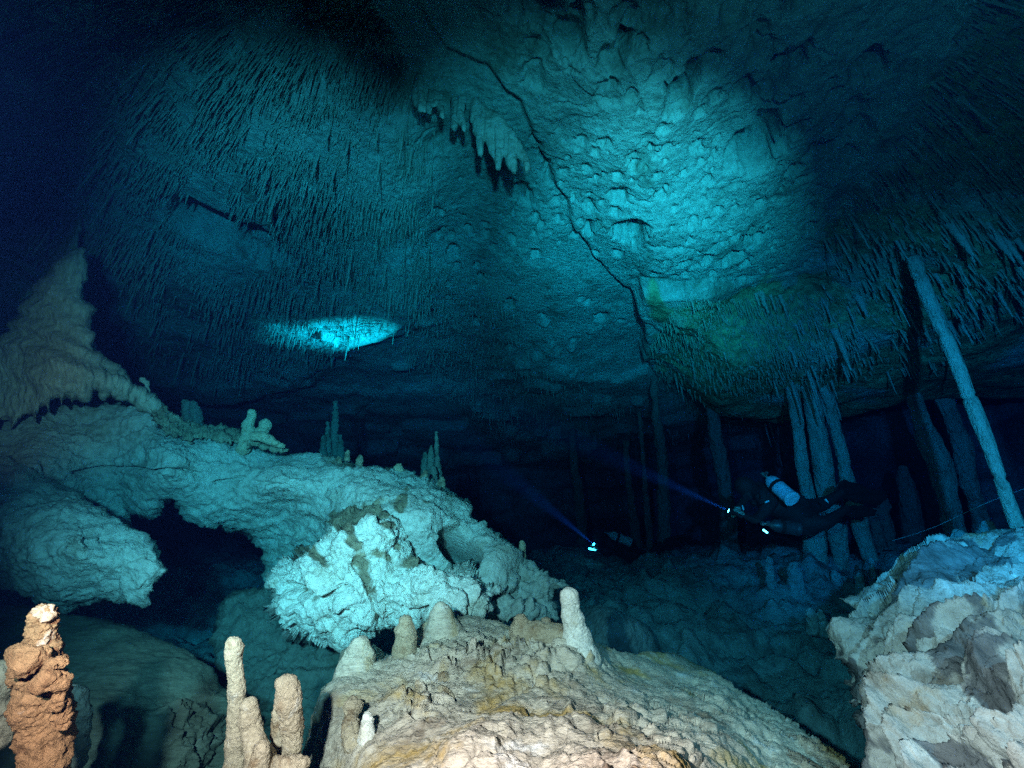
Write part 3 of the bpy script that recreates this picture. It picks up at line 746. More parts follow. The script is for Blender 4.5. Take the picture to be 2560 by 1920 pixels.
relief('ledge', R2, [(2065, 1580, 2.45), (2250, 1490, 2.5), (2560, 1440, 2.3), (2120, 1750, 2.15), (2250, 1620, 2.1), (2450, 1600, 1.85), (2850, 1600, 1.6), (2300, 1850, 1.9), (2800, 1950, 1.5)], M_right, edge_r=26, thick=0.35, sp=2.8, rough=5, seed=33, parent=right,
       disp=rock_disp(0.03, 3, 0.012, 8, 0.004, 40, 33, 0.010, 8, strata(33, 0.11, 11)), silt_shade_fn=bed_bands_shade(33, 11))
R3 = [(2118, 1787), (2150, 1765), (2195, 1730), (2240, 1670), (2280, 1615), (2330, 1585), (2420, 1560), (2560, 1545), (2950, 1500), (2950, 2200), (2200, 2200), (2183, 1937), (2181, 1912), (2203, 1880), (2195, 1856), (2151, 1836), (2135, 1815)]
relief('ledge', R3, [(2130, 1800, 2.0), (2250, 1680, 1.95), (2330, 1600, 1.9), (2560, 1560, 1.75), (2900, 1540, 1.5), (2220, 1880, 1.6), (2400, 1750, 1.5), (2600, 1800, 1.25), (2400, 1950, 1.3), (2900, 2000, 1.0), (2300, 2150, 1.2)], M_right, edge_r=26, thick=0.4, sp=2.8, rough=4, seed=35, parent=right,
       disp=rock_disp(0.03, 3, 0.011, 9, 0.003, 44, 35, 0.008, 9, strata(35, 0.085, 12)), silt_shade_fn=bed_bands_shade(35, 12))

# ---- flowstone tower on the left
tower = empty('flowstone_tower', P(120, 1080, 4.0)); tag(tower, 'tall grey flowstone tower with a drip fringe standing on the left end of the slab', 'flowstone')
TW = [(206, 607), (228, 617), (230, 661), (224, 700), (206, 748), (221, 755), (237, 773), (237, 791), (226, 812), (217, 826), (230, 838), (233, 858), (228, 880), (253, 907), (275, 918), (311, 939), (340, 957), (362, 979), (383, 997), (394, 1012), (390, 1024), (383, 1032),
      (376, 1018), (368, 1004), (360, 1012), (352, 996), (342, 990), (338, 1000), (328, 984), (316, 982), (308, 992), (300, 978), (289, 990), (280, 976), (268, 984), (258, 996), (252, 978), (240, 972), (232, 976), (224, 980), (214, 1000), (206, 1002), (200, 992), (190, 988), (184, 1008), (178, 1010), (172, 1000), (165, 988),
      (156, 1012), (150, 1016), (144, 1000), (130, 1002), (124, 1030), (118, 1036), (110, 1018), (100, 1024), (92, 1056), (84, 1058), (78, 1038), (66, 1036), (50, 1052), (36, 1074), (24, 1078), (14, 1050), (0, 1100), (-20, 1110), (-40, 1070), (-120, 1100), (-300, 1100), (-260, 960), (-90, 900), (5, 850), (50, 770), (90, 715), (120, 668), (150, 632), (180, 612)]
def tower_extra(v, pxy, sd):
    x, y = pxy[:, 0], pxy[:, 1]
    # stacked shelves bulging out, then vertical drapery on the lowest one
    sh = y - 0.42 * (x - 130) + 16 * fbm(v * 2.2, 3, 0.5, 61)
    h = 0
    for c, w, a in ((655, 40, 0.03), (735, 30, 0.05), (790, 24, 0.05), (845, 24, 0.06), (905, 30, 0.07), (960, 40, 0.05)):
        t = (sh - c) / w
        h = h + a * np.where(t > 0, np.exp(-(t * 1.9)**2), np.exp(-(t * 0.8)**2))
    flute = ridged(np.column_stack([x / 17, y / 150, x * 0]), 2, 0.5, 62)
    h = h + 0.022 * flute * sstep(820, 950, y) + 0.006 * ridged(np.column_stack([x / 7, y / 60, x * 0]), 2, 0.5, 63)
    return h
relief('tower_body', TW, [(206, 620, 4.3), (230, 780, 4.15), (380, 1010, 4.15), (30, 1060, 3.7), (0, 880, 4.0), (150, 750, 4.1), (150, 950, 3.75), (-200, 1000, 3.8), (280, 960, 4.0)], M_flow, edge_r=34, thick=0.8, sp=2.8, rough=1.5, seed=41, parent=tower,
       disp=rock_disp(0.02, 2.6, 0.006, 9, 0.002, 30, 41, 0.008, 6, tower_extra))
SPIRE2 = [(197, 532), (206, 548), (204, 575), (198, 600), (190, 640), (150, 700), (40, 760), (60, 720), (110, 690), (130, 640), (160, 580), (180, 545)]
o = relief('flowstone_spire', SPIRE2, [(197, 540, 5.0), (60, 730, 5.0), (170, 640, 4.9)], M_flow, edge_r=26, thick=0.4, sp=3.5, rough=2, seed=43, disp=rock_disp(0.02, 2, 0.01, 8, 0.002, 30, 43, 0.01))
tag(o, 'dim leaning flowstone spire behind the top of the tower', 'flowstone')

CRUST = [(383, 985), (402, 1003), (430, 1028), (450, 1040), (480, 1054), (520, 1064), (560, 1068), (600, 1078), (640, 1096), (690, 1112), (718, 1128), (700, 1134), (668, 1122), (640, 1116), (624, 1122), (606, 1110), (580, 1104), (560, 1106), (540, 1100), (528, 1108), (515, 1094), (503, 1106), (494, 1096), (487, 1104),
         (478, 1118), (467, 1096), (455, 1100), (447, 1088), (436, 1094), (425, 1080), (412, 1088), (402, 1068), (390, 1062), (378, 1036)]
o = relief('dripstone_crust', CRUST, [(380, 990, 4.25), (720, 1130, 4.3), (550, 1060, 4.4), (540, 1110, 4.1), (420, 1090, 4.0)], M_crust, edge_r=12, thick=0.15, sp=2.4, rough=1.2, seed=47,
           disp=rock_disp(0.03, 4, 0.02, 12, 0.004, 50, 47, 0.02, 12, lambda v, p, s: 0.02 * ridged(np.column_stack([p[:, 0] / 13, p[:, 1] / 60, p[:, 0] * 0]), 2, 0.5, 3)))
tag(o, 'brown crust with a dripping edge along the crest of the slab below the tower', 'crust')
M_cap = rock_mat('pinkish_calcite', (0.45, 0.30, 0.20), (0.28, 0.15, 0.08), (0.62, 0.52, 0.44), scale=7, bump=1.2)

# ================================================================== dripstone
def drip(seed, a=0.004, ring=0.004, s=30):
    def f(v):
        f1, f2, cid = worley(v * s * 0.9 + 0.5 * np.column_stack([perlin(v * s, seed), perlin(v * s, seed + 1), perlin(v * s, seed + 2)]), seed)
        return a * 1.1 * (cid - 0.5) * sstep(0, 0.3, f2 - f1) + a * 0.5 * fbm(v * s * 3.5, 3, 0.6, seed + 9) + a * fbm(v * s, 3, 0.55, seed) + a * 1.6 * perlin(v * s * 0.35, seed + 2) + ring * np.sin(v[:, 2] * 90 + 3 * perlin(v * 8, seed + 1))
    return f

def stalagmite(label, pts, mat, seed, a=0.004, ring=0.003, s=30, extra=(), group=None, name='stalagmite', sides=72, cat='stalagmite'):
    """main stem plus knobs and side stems joined as parts of the same dripstone"""
    if not extra:
        o = spine(pts, name, mat, sides=sides, sub=20, disp=drip(seed, a, ring, s))
    else:
        o = empty(name, P(pts[-1][0], pts[-1][1], pts[-1][2]))
        spine(pts, 'stem', mat, sides=sides, sub=20, disp=drip(seed, a, ring, s), parent=o)
        for k, (nm, ep, em) in enumerate(extra):
            spine(ep, nm, em or mat, sides=56, sub=18, disp=drip(seed + 3 + k, a, ring, s), parent=o)
    return tag(o, label, cat, group)

stalagmite('orange brown knobbly stalagmite with a pale top in the lower left corner',
           [(104, 1536, 1.12, 28), (102, 1560, 1.12, 36), (98, 1605, 1.12, 37), (92, 1640, 1.12, 46), (88, 1668, 1.12, 52), (98, 1700, 1.12, 47), (98, 1750, 1.12, 52), (110, 1800, 1.13, 54), (112, 1900, 1.13, 50), (112, 2050, 1.15, 54)], M_orange, 101, 0.008, 0.0015, 34,
           extra=(('pale_cap', [(86, 1536, 1.115, 10), (104, 1530, 1.115, 16), (126, 1538, 1.115, 11)], M_cap), ('knob', [(40, 1630, 1.08, 12), (58, 1648, 1.06, 28), (90, 1652, 1.08, 26)], None), ('knob', [(120, 1662, 1.08, 20), (152, 1652, 1.07, 16), (160, 1660, 1.07, 10)], None),
                  ('knob', [(118, 1700, 1.07, 30), (150, 1715, 1.08, 18), (140, 1760, 1.08, 20)], None), ('ridge', [(150, 1760, 1.1, 14), (158, 1800, 1.1, 16), (166, 1812, 1.1, 8)], None)))
stalagmite('small olive stalagmite stub cut by the left edge beside the orange one',
           [(-5, 1672, 1.3, 26), (-2, 1700, 1.3, 34), (-10, 1760, 1.3, 30), (-10, 1850, 1.3, 32)], M_crust, 105, 0.004)
stalagmite('dim grey stalagmite bent behind the foot of the orange one',
           [(172, 1725, 1.6, 14), (192, 1740, 1.6, 22), (205, 1780, 1.6, 20), (200, 1830, 1.6, 20), (195, 1900, 1.6, 24)], M_gravel, 107, 0.004)
stalagmite('tall thin cream stalagmite, leftmost of the pair beside the mound',
           [(584, 1608, 1.45, 19), (584, 1640, 1.45, 22), (588, 1680, 1.45, 18), (591, 1720, 1.45, 20), (592, 1770, 1.45, 21), (592, 1830, 1.45, 24), (590, 1900, 1.45, 28), (590, 2050, 1.45, 34)], M_tan, 111, 0.0028, 0.001, 45,
           extra=(('shorter_stem', [(620, 1763, 1.42, 20), (624, 1785, 1.42, 25), (630, 1820, 1.42, 24), (640, 1860, 1.40, 28), (650, 1920, 1.38, 40), (650, 2050, 1.38, 60)], None),
                  ('knob', [(640, 1870, 1.36, 12), (655, 1872, 1.34, 20), (650, 1900, 1.34, 24), (640, 1960, 1.34, 30)], None)))
stalagmite('stout brown capped stalagmite, right one of the pair beside the mound',
           [(715, 1708, 1.45, 22), (717, 1730, 1.45, 27), (722, 1755, 1.45, 30), (728, 1785, 1.45, 27), (728, 1815, 1.45, 27), (732, 1850, 1.45, 24), (730, 1890, 1.45, 22), (728, 1930, 1.45, 32), (725, 2050, 1.45, 50)], M_orange if False else M_tan, 117, 0.0042, 0.001, 40,
           extra=(('knob', [(692, 1780, 1.5, 12), (696, 1800, 1.5, 18), (700, 1850, 1.5, 18), (700, 1880, 1.5, 14)], None), ('foot', [(690, 1905, 1.36, 16), (722, 1915, 1.33, 24), (760, 1908, 1.34, 18)], None)))
stalagmite('bright white stalagmite standing on the crest of the mound',
           [(1421, 1486, 2.24, 22), (1424, 1505, 2.24, 24), (1430, 1535, 2.24, 25), (1436, 1565, 2.24, 28), (1440, 1592, 2.24, 38), (1440, 1640, 2.24, 62)], M_cream, 121, 0.004, 0.002, 34)
stalagmite('low tan twin lump at the foot of the white stalagmite',
           [(1298, 1548, 2.3, 16), (1300, 1560, 2.3, 24), (1306, 1590, 2.3, 30), (1310, 1640, 2.3, 36)], M_tan, 123, 0.006, 0.003, 24,
           extra=(('hump', [(1366, 1560, 2.32, 20), (1366, 1580, 2.32, 36), (1372, 1630, 2.32, 50)], None), ('saddle', [(1310, 1585, 2.28, 22), (1340, 1582, 2.28, 26), (1400, 1590, 2.28, 28)], None)))
stalagmite('rounded brown stub on the left shoulder of the mound crest',
           [(1014, 1556, 2.2, 18), (1014, 1568, 2.2, 24), (1014, 1600, 2.2, 27), (1012, 1640, 2.2, 32), (1008, 1700, 2.2, 44)], M_tan, 127, 0.003, 0.0035, 26)
stalagmite('flat topped brown stub at the highest point of the mound',
           [(1100, 1519, 2.4, 18), (1102, 1528, 2.4, 25), (1104, 1550, 2.4, 34), (1108, 1600, 2.4, 60)], M_mound, 129, 0.003, 0.003, 26)
stalagmite('broad brown hump at the left foot of the mound crest',
           [(898, 1616, 2.15, 24), (896, 1640, 2.15, 40), (888, 1690, 2.1, 52), (880, 1780, 2.0, 66)], M_mound, 130, 0.004, 0.003, 22)
stalagmite('small olive double knob low on the left of the mound',
           [(880, 1758, 1.72, 14), (881, 1772, 1.70, 22), (878, 1790, 1.68, 17), (879, 1815, 1.64, 21), (882, 1860, 1.6, 26)], M_tan, 131, 0.005, 0.002, 50)
stalagmite('little white tipped stub right beside the olive double knob',
           [(918, 1790, 1.62, 12), (919, 1802, 1.62, 16), (918, 1818, 1.6, 17), (916, 1850, 1.58, 22)], M_cream, 133, 0.002, 0.002, 50)
stalagmite('small lumpy stub in the middle of the mound', [(1105, 1728, 1.85, 12), (1112, 1740, 1.85, 20), (1122, 1762, 1.82, 20), (1125, 1790, 1.8, 24)], M_tan, 135, 0.004, 0.002, 50)
stalagmite('round pebble knob above the lumpy stub in the mound middle', [(1108, 1688, 1.95, 12), (1110, 1698, 1.95, 19), (1112, 1720, 1.95, 22)], M_tan, 137, 0.003, 0.002, 50)
stalagmite('short pale stalagmite on the far edge below the first diver torch',
           [(1305, 1357, 3.9, 7), (1306, 1372, 3.9, 8), (1308, 1400, 3.9, 8), (1312, 1450, 3.9, 11)], M_tan, 139, 0.003, 0.002, 30)
# along the crest of the slab
stalagmite('pale twin headed stalagmite on the crest of the slab',
           [(630, 1030, 4.3, 9), (628, 1045, 4.3, 11), (618, 1062, 4.3, 13), (621, 1080, 4.3, 15), (612, 1100, 4.3, 14), (608, 1125, 4.3, 16)], M_tan, 141, 0.006, 0.004, 24,
           extra=(('head', [(661, 1056, 4.35, 11), (662, 1066, 4.35, 14), (650, 1082, 4.3, 14), (640, 1100, 4.3, 14)], M_tan), ('drape', [(632, 1090, 4.15, 10), (655, 1092, 4.15, 13), (680, 1104, 4.2, 10), (705, 1116, 4.25, 6)], M_tan)))
stalagmite('tall dim spire behind the middle of the slab crest',
           [(838, 1007, 6.2, 5), (838, 1040, 6.2, 7), (836, 1080, 6.2, 10), (832, 1140, 6.2, 14), (830, 1200, 6.2, 18)], M_gravel, 145, 0.01, 0.006, 14,
           extra=(('stem', [(820, 1058, 6.1, 4), (820, 1100, 6.1, 8), (818, 1170, 6.1, 12)], None), ('stem', [(809, 1092, 6.0, 6), (808, 1120, 6.0, 9), (806, 1180, 6.0, 12)], None), ('stem', [(850, 1090, 6.2, 5), (852, 1120, 6.2, 9), (852, 1180, 6.2, 12)], None)))
stalagmite('thin dark spire behind the right end of the slab crest',
           [(1091, 1081, 5.2, 3.5), (1092, 1120, 5.2, 5), (1094, 1160, 5.2, 7), (1098, 1230, 5.2, 12)], M_gravel, 149, 0.004, 0.003, 20,
           extra=(('stem', [(1078, 1116, 5.3, 4), (1077, 1140, 5.3, 8), (1078, 1200, 5.3, 12)], M_gravel), ('stem', [(1063, 1132, 5.6, 5), (1062, 1160, 5.6, 9), (1062, 1220, 5.6, 12)], M_gravel), ('knob', [(1083, 1170, 5.0, 8), (1082, 1182, 5.0, 12), (1080, 1210, 5.0, 12)], None)))
for k, (u, v, r, lab) in enumerate(((997, 1163, 11, 'white nub with a rounded top on the slab crest'), (870, 1126, 5, 'tiny stub right of the tall dim spire'), (847, 1144, 8, 'pale knob at the foot of the tall dim spire'),
                                    (1062, 1180, 8, 'small tan knob left of the thin dark spire'), (900, 1140, 7, 'faint stub on the crest between the spires'), (1105, 1196, 9, 'round brown knob right of the thin dark spire'))):
    stalagmite(lab, [(u, v, 4.5, r * .6), (u, v + r * .6, 4.5, r), (u - 2, v + r * 2, 4.5, r * 1.2), (u - 2, v + r * 4.5, 4.45, r * 1.4)], M_tan if k == 0 else M_crust, 160 + k, 0.005, 0.002, 30)
for k, (pts, lab) in enumerate((([(358, 950, 4.3, 4), (368, 965, 4.3, 6), (366, 985, 4.3, 5), (380, 1010, 4.3, 7)], 'crooked little dripstone leaning over the end of the tower fringe'),
                                ([(462, 1002, 4.9, 5), (468, 1020, 4.9, 12), (470, 1070, 4.9, 16)], 'dim lumpy dripstone behind the brown crust, left of a pair'),
                                ([(484, 1012, 4.9, 6), (488, 1030, 4.9, 13), (490, 1070, 4.9, 18)], 'dim lumpy dripstone behind the brown crust, right of a pair'))):
    o = spine(pts, 'dripstone', M_flow if k < 1 else M_gravel, sides=40, sub=16, disp=drip(180 + k, 0.012, 0.004, 16)); tag(o, lab, 'dripstone')

# ------------------------------------------------------------------ columns on the right
def column(label, pts, mat, seed, a=0.012, s=9):
    def f(v):
        return a * fbm(v * np.array([s, s, s * 0.35]), 4, 0.55, seed) + a * 0.8 * ridged(v * np.array([s * 1.6, s * 1.6, 1.2]), 2, 0.5, seed + 2) - 0.012 * (1 - sstep(0, 0.06, np.abs(((v[:, 2] * 1.55 + 0.25 * perlin(v * 2, seed)) % 1) - 0.5)))
    o = spine(pts, 'cave_column', M_col if mat is M_straw else mat, sides=48, sub=22, disp=f)
    return tag(o, label, 'column')
column('tall bright slender leaning column at far right', [(2285, 650, 4.7, 15), (2311, 722, 4.6, 15), (2345, 800, 4.5, 14), (2390, 905, 4.35, 14), (2420, 985, 4.25, 14), (2443, 1040, 4.15, 15), (2470, 1110, 4.05, 14), (2495, 1180, 3.95, 13), (2520, 1250, 3.9, 13), (2541, 1310, 3.85, 14), (2560, 1370, 3.8, 18)], M_straw, 201, 0.004)
column('tapering column with a pointed top, left of the three slim ones', [(2225, 850, 8.0, 5), (2240, 890, 8.0, 6), (2262, 940, 7.9, 10), (2282, 984, 7.9, 14), (2300, 1040, 7.8, 15), (2315, 1085, 7.8, 21), (2340, 1140, 7.7, 24), (2358, 1190, 7.7, 22), (2372, 1260, 7.6, 19), (2385, 1320, 7.6, 20), (2395, 1380, 7.6, 26)], M_straw, 205, 0.02)
column('dim wavy column between the pointed one and the bright slender one', [(2315, 860, 8.6, 10), (2330, 905, 8.6, 12), (2362, 1000, 8.5, 17), (2385, 1060, 8.4, 14), (2405, 1110, 8.4, 18), (2420, 1200, 8.3, 15), (2445, 1270, 8.3, 14), (2455, 1320, 8.3, 16), (2465, 1380, 8.3, 22)], M_straw, 209, 0.02)
column('faint blue column in the far right shade', [(2400, 800, 11, 16), (2430, 870, 11, 22), (2480, 990, 11, 26), (2530, 1120, 11, 24), (2570, 1250, 11, 24), (2600, 1360, 11, 28)], M_straw, 213, 0.03)
column('left column of the thick triple group behind the diver', [(1975, 960, 7.6, 12), (1990, 1030, 7.5, 13), (1998, 1090, 7.5, 12), (2006, 1170, 7.4, 14), (2020, 1240, 7.4, 15), (2034, 1330, 7.4, 24), (2040, 1400, 7.3, 26)], M_straw, 221, 0.009)
column('middle and widest column of the thick triple group behind the diver', [(2010, 940, 7.6, 14), (2030, 1000, 7.5, 17), (2043, 1080, 7.5, 19), (2055, 1150, 7.4, 21), (2065, 1220, 7.4, 21), (2085, 1300, 7.4, 24), (2098, 1360, 7.4, 18), (2104, 1420, 7.4, 16)], M_straw, 225, 0.011)
column('right column of the thick triple group behind the diver', [(2050, 950, 7.7, 12), (2072, 1000, 7.6, 11), (2088, 1070, 7.6, 12), (2106, 1140, 7.5, 12), (2118, 1200, 7.5, 16), (2140, 1280, 7.5, 20), (2160, 1350, 7.5, 16), (2180, 1415, 7.4, 16)], M_straw, 229, 0.009)
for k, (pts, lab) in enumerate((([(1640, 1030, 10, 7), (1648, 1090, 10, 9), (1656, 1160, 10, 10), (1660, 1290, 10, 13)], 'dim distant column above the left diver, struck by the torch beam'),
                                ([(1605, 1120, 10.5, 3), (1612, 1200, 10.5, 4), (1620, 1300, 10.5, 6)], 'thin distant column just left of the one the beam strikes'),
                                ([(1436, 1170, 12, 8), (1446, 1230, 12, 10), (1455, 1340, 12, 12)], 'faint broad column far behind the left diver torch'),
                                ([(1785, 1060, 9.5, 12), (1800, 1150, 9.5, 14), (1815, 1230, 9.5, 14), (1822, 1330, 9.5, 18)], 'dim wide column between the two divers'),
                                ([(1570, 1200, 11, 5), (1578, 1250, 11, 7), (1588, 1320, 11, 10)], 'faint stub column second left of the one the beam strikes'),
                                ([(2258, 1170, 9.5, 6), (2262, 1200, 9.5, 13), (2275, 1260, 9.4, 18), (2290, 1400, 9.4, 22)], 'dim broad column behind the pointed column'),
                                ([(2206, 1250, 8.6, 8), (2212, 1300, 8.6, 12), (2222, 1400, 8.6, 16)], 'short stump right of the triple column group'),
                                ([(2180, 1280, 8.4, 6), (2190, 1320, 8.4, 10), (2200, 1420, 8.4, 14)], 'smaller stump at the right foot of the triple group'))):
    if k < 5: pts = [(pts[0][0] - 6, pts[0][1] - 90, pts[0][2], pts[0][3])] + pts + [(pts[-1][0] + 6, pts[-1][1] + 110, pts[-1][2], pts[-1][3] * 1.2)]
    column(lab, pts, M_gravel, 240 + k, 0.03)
# lumps and stubs on the dark slope
for k, (u, v, d, r, h, lab) in enumerate(((1922, 1395, 6.0, 8, 45, 'small bent stalagmite below the right diver'), (1985, 1412, 6.0, 16, 50, 'broad stub below the right diver thigh'), (2087, 1428, 6.2, 9, 20, 'round pebble on the slope right of the broad stub'),
                                          (2146, 1435, 5.6, 9, 30, 'short stub beside the layered rock'), (2026, 1525, 4.6, 11, 34, 'left of two round knobs on the dark slope edge'), (2052, 1530, 4.6, 11, 34, 'right of two round knobs on the dark slope edge'),
                                          (2395, 1333, 4.2, 20, 40, 'big rounded knob on top of the layered rock'), (2466, 1310, 4.6, 16, 40, 'knob at the foot of the wavy column'), (2262, 1388, 4.0, 12, 30, 'small knob at the left of the layered rock crest'),
                                          (2318, 1362, 4.0, 14, 26, 'pair knob on the layered rock crest'), (2178, 1396, 6.0, 6, 30, 'thin stub between slope and layered rock'))):
    stalagmite(lab, [(u, v, d, r * .6), (u + 1, v + r * .7, d, r), (u + 3, v + h * .6, d, r * 1.15), (u + 6, v + h * 1.5, d, r * 1.5)], M_floor, 270 + k, 0.01, 0.003, 14)

# ------------------------------------------------------------------ stalactites
def lean(px, py, d, L):
    s = (px - 1200) / (450 + 2.1 * np.maximum(py, 0))
    l = L * FPX / d * 0.9
    a = P(px, py, d); b = P(px + s * l, py + l, d - L * math.sin(PITCH))
    v = b - a
    return v / np.linalg.norm(v, axis=1)[:, None]

def on_ceiling(px, py):
    px = np.asarray(px, float); py = np.asarray(py, float)
    h = np.full(len(px), H0 - 0.3)
    for _ in range(6):
        x, y = on_plane(px, py, h); h = 0.5 * h + 0.5 * ceiling_height(x, y, False)
    x, y = on_plane(px, py, h)
    h = ceiling_height(x, y)
    base = np.column_stack([x, y, h + CAM[2]])
    d = (base - CAM) @ FWD
    return base, d

def in_poly(px, py, poly): return polydist(np.asarray(px, float), np.asarray(py, float), poly)[0]

LEFT_PATCH = [(1000, 100), (1035, 200), (1060, 260), (1100, 330), (1120, 420), (1105, 520), (1080, 600), (1075, 700), (1080, 760), (1030, 830), (900, 850), (830, 900), (500, 960), (250, 900), (60, 600), (0, 350), (-60, -60), (900, -60)]
GREEN_PATCH = [(1720, 745), (1880, 745), (2000, 730), (2060, 760), (2100, 1000), (1950, 1060), (1700, 1020), (1640, 960), (1625, 860), (1660, 790)]
RIGHT_PATCH = [(2030, 740), (2060, 700), (2050, 620), (2100, 510), (2190, 400), (2270, 300), (2380, 120), (2430, -60), (2700, -60), (2750, 700), (2560, 790), (2400, 850), (2300, 960), (2100, 1010)]
FAR_PATCH = [(1040, 640), (1250, 700), (1330, 900), (1700, 1060), (2000, 1080), (1950, 1200), (1500, 1150), (1200, 1040), (1000, 900)]

def sample(poly, n, dens=None, seed=0):
    r = np.random.default_rng(seed); poly_a = np.array(poly); lo, hi = poly_a.min(0), poly_a.max(0)
    px = r.uniform(lo[0], hi[0], n * 4); py = r.uniform(lo[1], hi[1], n * 4)
    m = in_poly(px, py, poly) > 0
    for (u, v, rr, dd) in PITS[-4 - 260:] if False else [q for q in PITS if q[2] > 0.21 and q[0] < 800]:
        m &= np.hypot(px - u, (py - v)) > rr * 120
    if dens is not None: m &= r.random(len(px)) < dens(px, py)
    return px[m][:n], py[m][:n], r

def straw_mass(name, poly, n, lo, hi, rlo, rhi, label, seed, dens=None, flat=1.0, dref=6.0, mat=None):
    px, py, r = sample(poly, n, dens, seed)
    base, d = on_ceiling(px, py)
    m = (d > 2) & (d < 20); base, d, px, py = base[m], d[m], px[m], py[m]
    n = len(d); q = np.column_stack([base[:, 0], base[:, 1], base[:, 2] * 0])
    cl = np.clip(0.75 + 0.9 * fbm(q * 1.1, 3, 0.5, seed), 0.25, 1.9)
    L = (lo + (hi - lo) * r.random(n)**1.8) * cl * (d / dref)**0.6
    R = r.uniform(rlo, rhi, n) * (d / dref)**0.75
    D = lean(px, py, d, L)
    D += r.normal(0, 0.065, (n, 3)); D /= np.linalg.norm(D, axis=1)[:, None]
    S = 6; prof = ((-0.25, 1.25), (0.0, 1.1), (0.3, 0.85), (0.65, 0.6), (0.92, 0.38), (1.0, 0.12))
    A = np.cross(D, np.array([0, 1.0, 0])); A /= np.linalg.norm(A, axis=1)[:, None]; B = np.cross(D, A)
    ang = np.linspace(0, 2 * np.pi, S, endpoint=False)
    rings = []
    for t, k in prof:
        k2 = k * (1 + r.normal(0, 0.10, n)) * R
        c = base + D * (L * t)[:, None]
        rings.append(c[:, None] + (k2[:, None] * np.cos(ang) * flat)[..., None] * A[:, None] + (k2[:, None] * np.sin(ang) / flat)[..., None] * B[:, None])
    V = np.stack(rings, 1).reshape(-1, 3)
    K = len(prof); i = np.arange(S)
    f = np.concatenate([np.column_stack([k * S + i, k * S + (i + 1) % S, (k + 1) * S + (i + 1) % S, (k + 1) * S + i]) for k in range(K - 1)])
    F = (f[None] + (np.arange(n) * K * S)[:, None, None]).reshape(-1, 4)
    o = mesh_obj(name, V, F, mat or M_straw, origin=base.mean(0)); tag(o, label, kind='stuff')
    return o

def dens_left(px, py):
    q = np.column_stack([px / 130, py / 130, px * 0])
    return np.clip(0.6 + 1.4 * fbm(q, 3, 0.5, 5), 0.04, 1)
straw_mass('soda_straws', LEFT_PATCH, 15000, 0.04, 0.26, 0.004, 0.0135, 'dense field of thin soda straw stalactites on the left ceiling', 301, dens_left)
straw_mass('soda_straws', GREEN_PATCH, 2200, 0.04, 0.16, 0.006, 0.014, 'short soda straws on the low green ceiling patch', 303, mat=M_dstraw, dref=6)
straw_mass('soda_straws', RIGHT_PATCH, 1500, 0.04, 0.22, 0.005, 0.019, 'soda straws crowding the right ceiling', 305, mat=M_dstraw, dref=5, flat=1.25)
straw_mass('soda_straws', FAR_PATCH, 1800, 0.06, 0.22, 0.007, 0.016, 'small distant stalactites on the far ceiling', 307, dref=9)

# the ones that can be told apart hang as things of their own
def stalactite_mesh(k):
    r = np.random.default_rng(400 + k)
    n = 14; t = np.linspace(0, 1, n)
    Rr = (1.25 - 0.95 * t**0.8) * (1 + 0.13 * r.normal(size=n)); Rr[0] *= 1.3
    C = np.column_stack([0.5 * np.cumsum(r.normal(0, 0.12, n)), 0.5 * np.cumsum(r.normal(0, 0.12, n)), -t * 12])
    V, F = tube_verts(C, Rr, 10, False, True)
    V = V + 0.16 * np.column_stack([perlin(V * 0.9, k), perlin(V * 0.9, k + 9), V[:, 0] * 0])
    me = bpy.data.meshes.new('stalactite'); me.from_pydata(V.tolist(), [], [list(f) for f in F])
    me.polygons.foreach_set('use_smooth', [True] * len(me.polygons)); me.materials.append(M_straw); return me
ST = [stalactite_mesh(k) for k in range(8)]
def hang(poly, n, lo, hi, rlo, rhi, label, group, seed, dref=6.0, extra=None):
    px, py, r = sample(poly, n, None, seed)
    if extra is not None: px = np.array([e[0] for e in extra], float); py = np.array([e[1] for e in extra], float)
    base, d = on_ceiling(px, py); n = len(px)
    L = (lo + (hi - lo) * r.random(n)**1.5) * (d / dref)**0.7; R = r.uniform(rlo, rhi, n) * (d / dref)**0.7
    if extra is not None:
        L = np.array([e[2] for e in extra]) * d / FPX; R = np.array([e[3] for e in extra]) * d / FPX
    D = lean(px, py, d, L)
    for k in range(n):
        o = bpy.data.objects.new('stalactite', ST[(k * 5 + seed) % 8]); COL.objects.link(o)
        o.location = Vector(base[k] - D[k] * 0.04)
        o.rotation_mode = 'QUATERNION'
        o.rotation_quaternion = Vector(-D[k]).to_track_quat('Z', 'Y')
        o.scale = (R[k], R[k] * r.uniform(0.7, 1.1), L[k] / 12)
        if extra is not None: lab = extra[k][4]
        else:
            q = (0, 0, L[k] > np.quantile(L, .75), L[k] < np.quantile(L, .25))
            lab = ('long ' if q[2] else 'short ' if q[3] else '') + ('slim ' if R[k] < np.median(R) else 'stout ') + label + (', upper ' if py[k] < np.median(py) else ', lower ') + ('left' if px[k] < np.quantile(px, .33) else 'right' if px[k] > np.quantile(px, .66) else 'middle')
        tag(o, lab, 'stalactite', group)
hang(LEFT_PATCH, 110, 0.25, 0.6, 0.012, 0.024, 'stalactite among the left soda straws', 'longer stalactites in the left straw field', 311)
hang(RIGHT_PATCH, 80, 0.15, 0.5, 0.010, 0.026, 'leaning stalactite on the right ceiling', 'leaning stalactites on the right ceiling', 313, 5)
hang(GREEN_PATCH, 36, 0.15, 0.3, 0.010, 0.022, 'stalactite on the low green ceiling patch', 'stalactites on the green ceiling patch', 315)
LOWER_FRINGE = [(1880, 1010), (2060, 900), (2120, 980), (2080, 1040), (1940, 1075)]
hang(LOWER_FRINGE, 24, 0.4, 0.8, 0.02, 0.04, 'stalactite in the fringe over the triple columns', 'fringe over the triple columns', 317, 7)
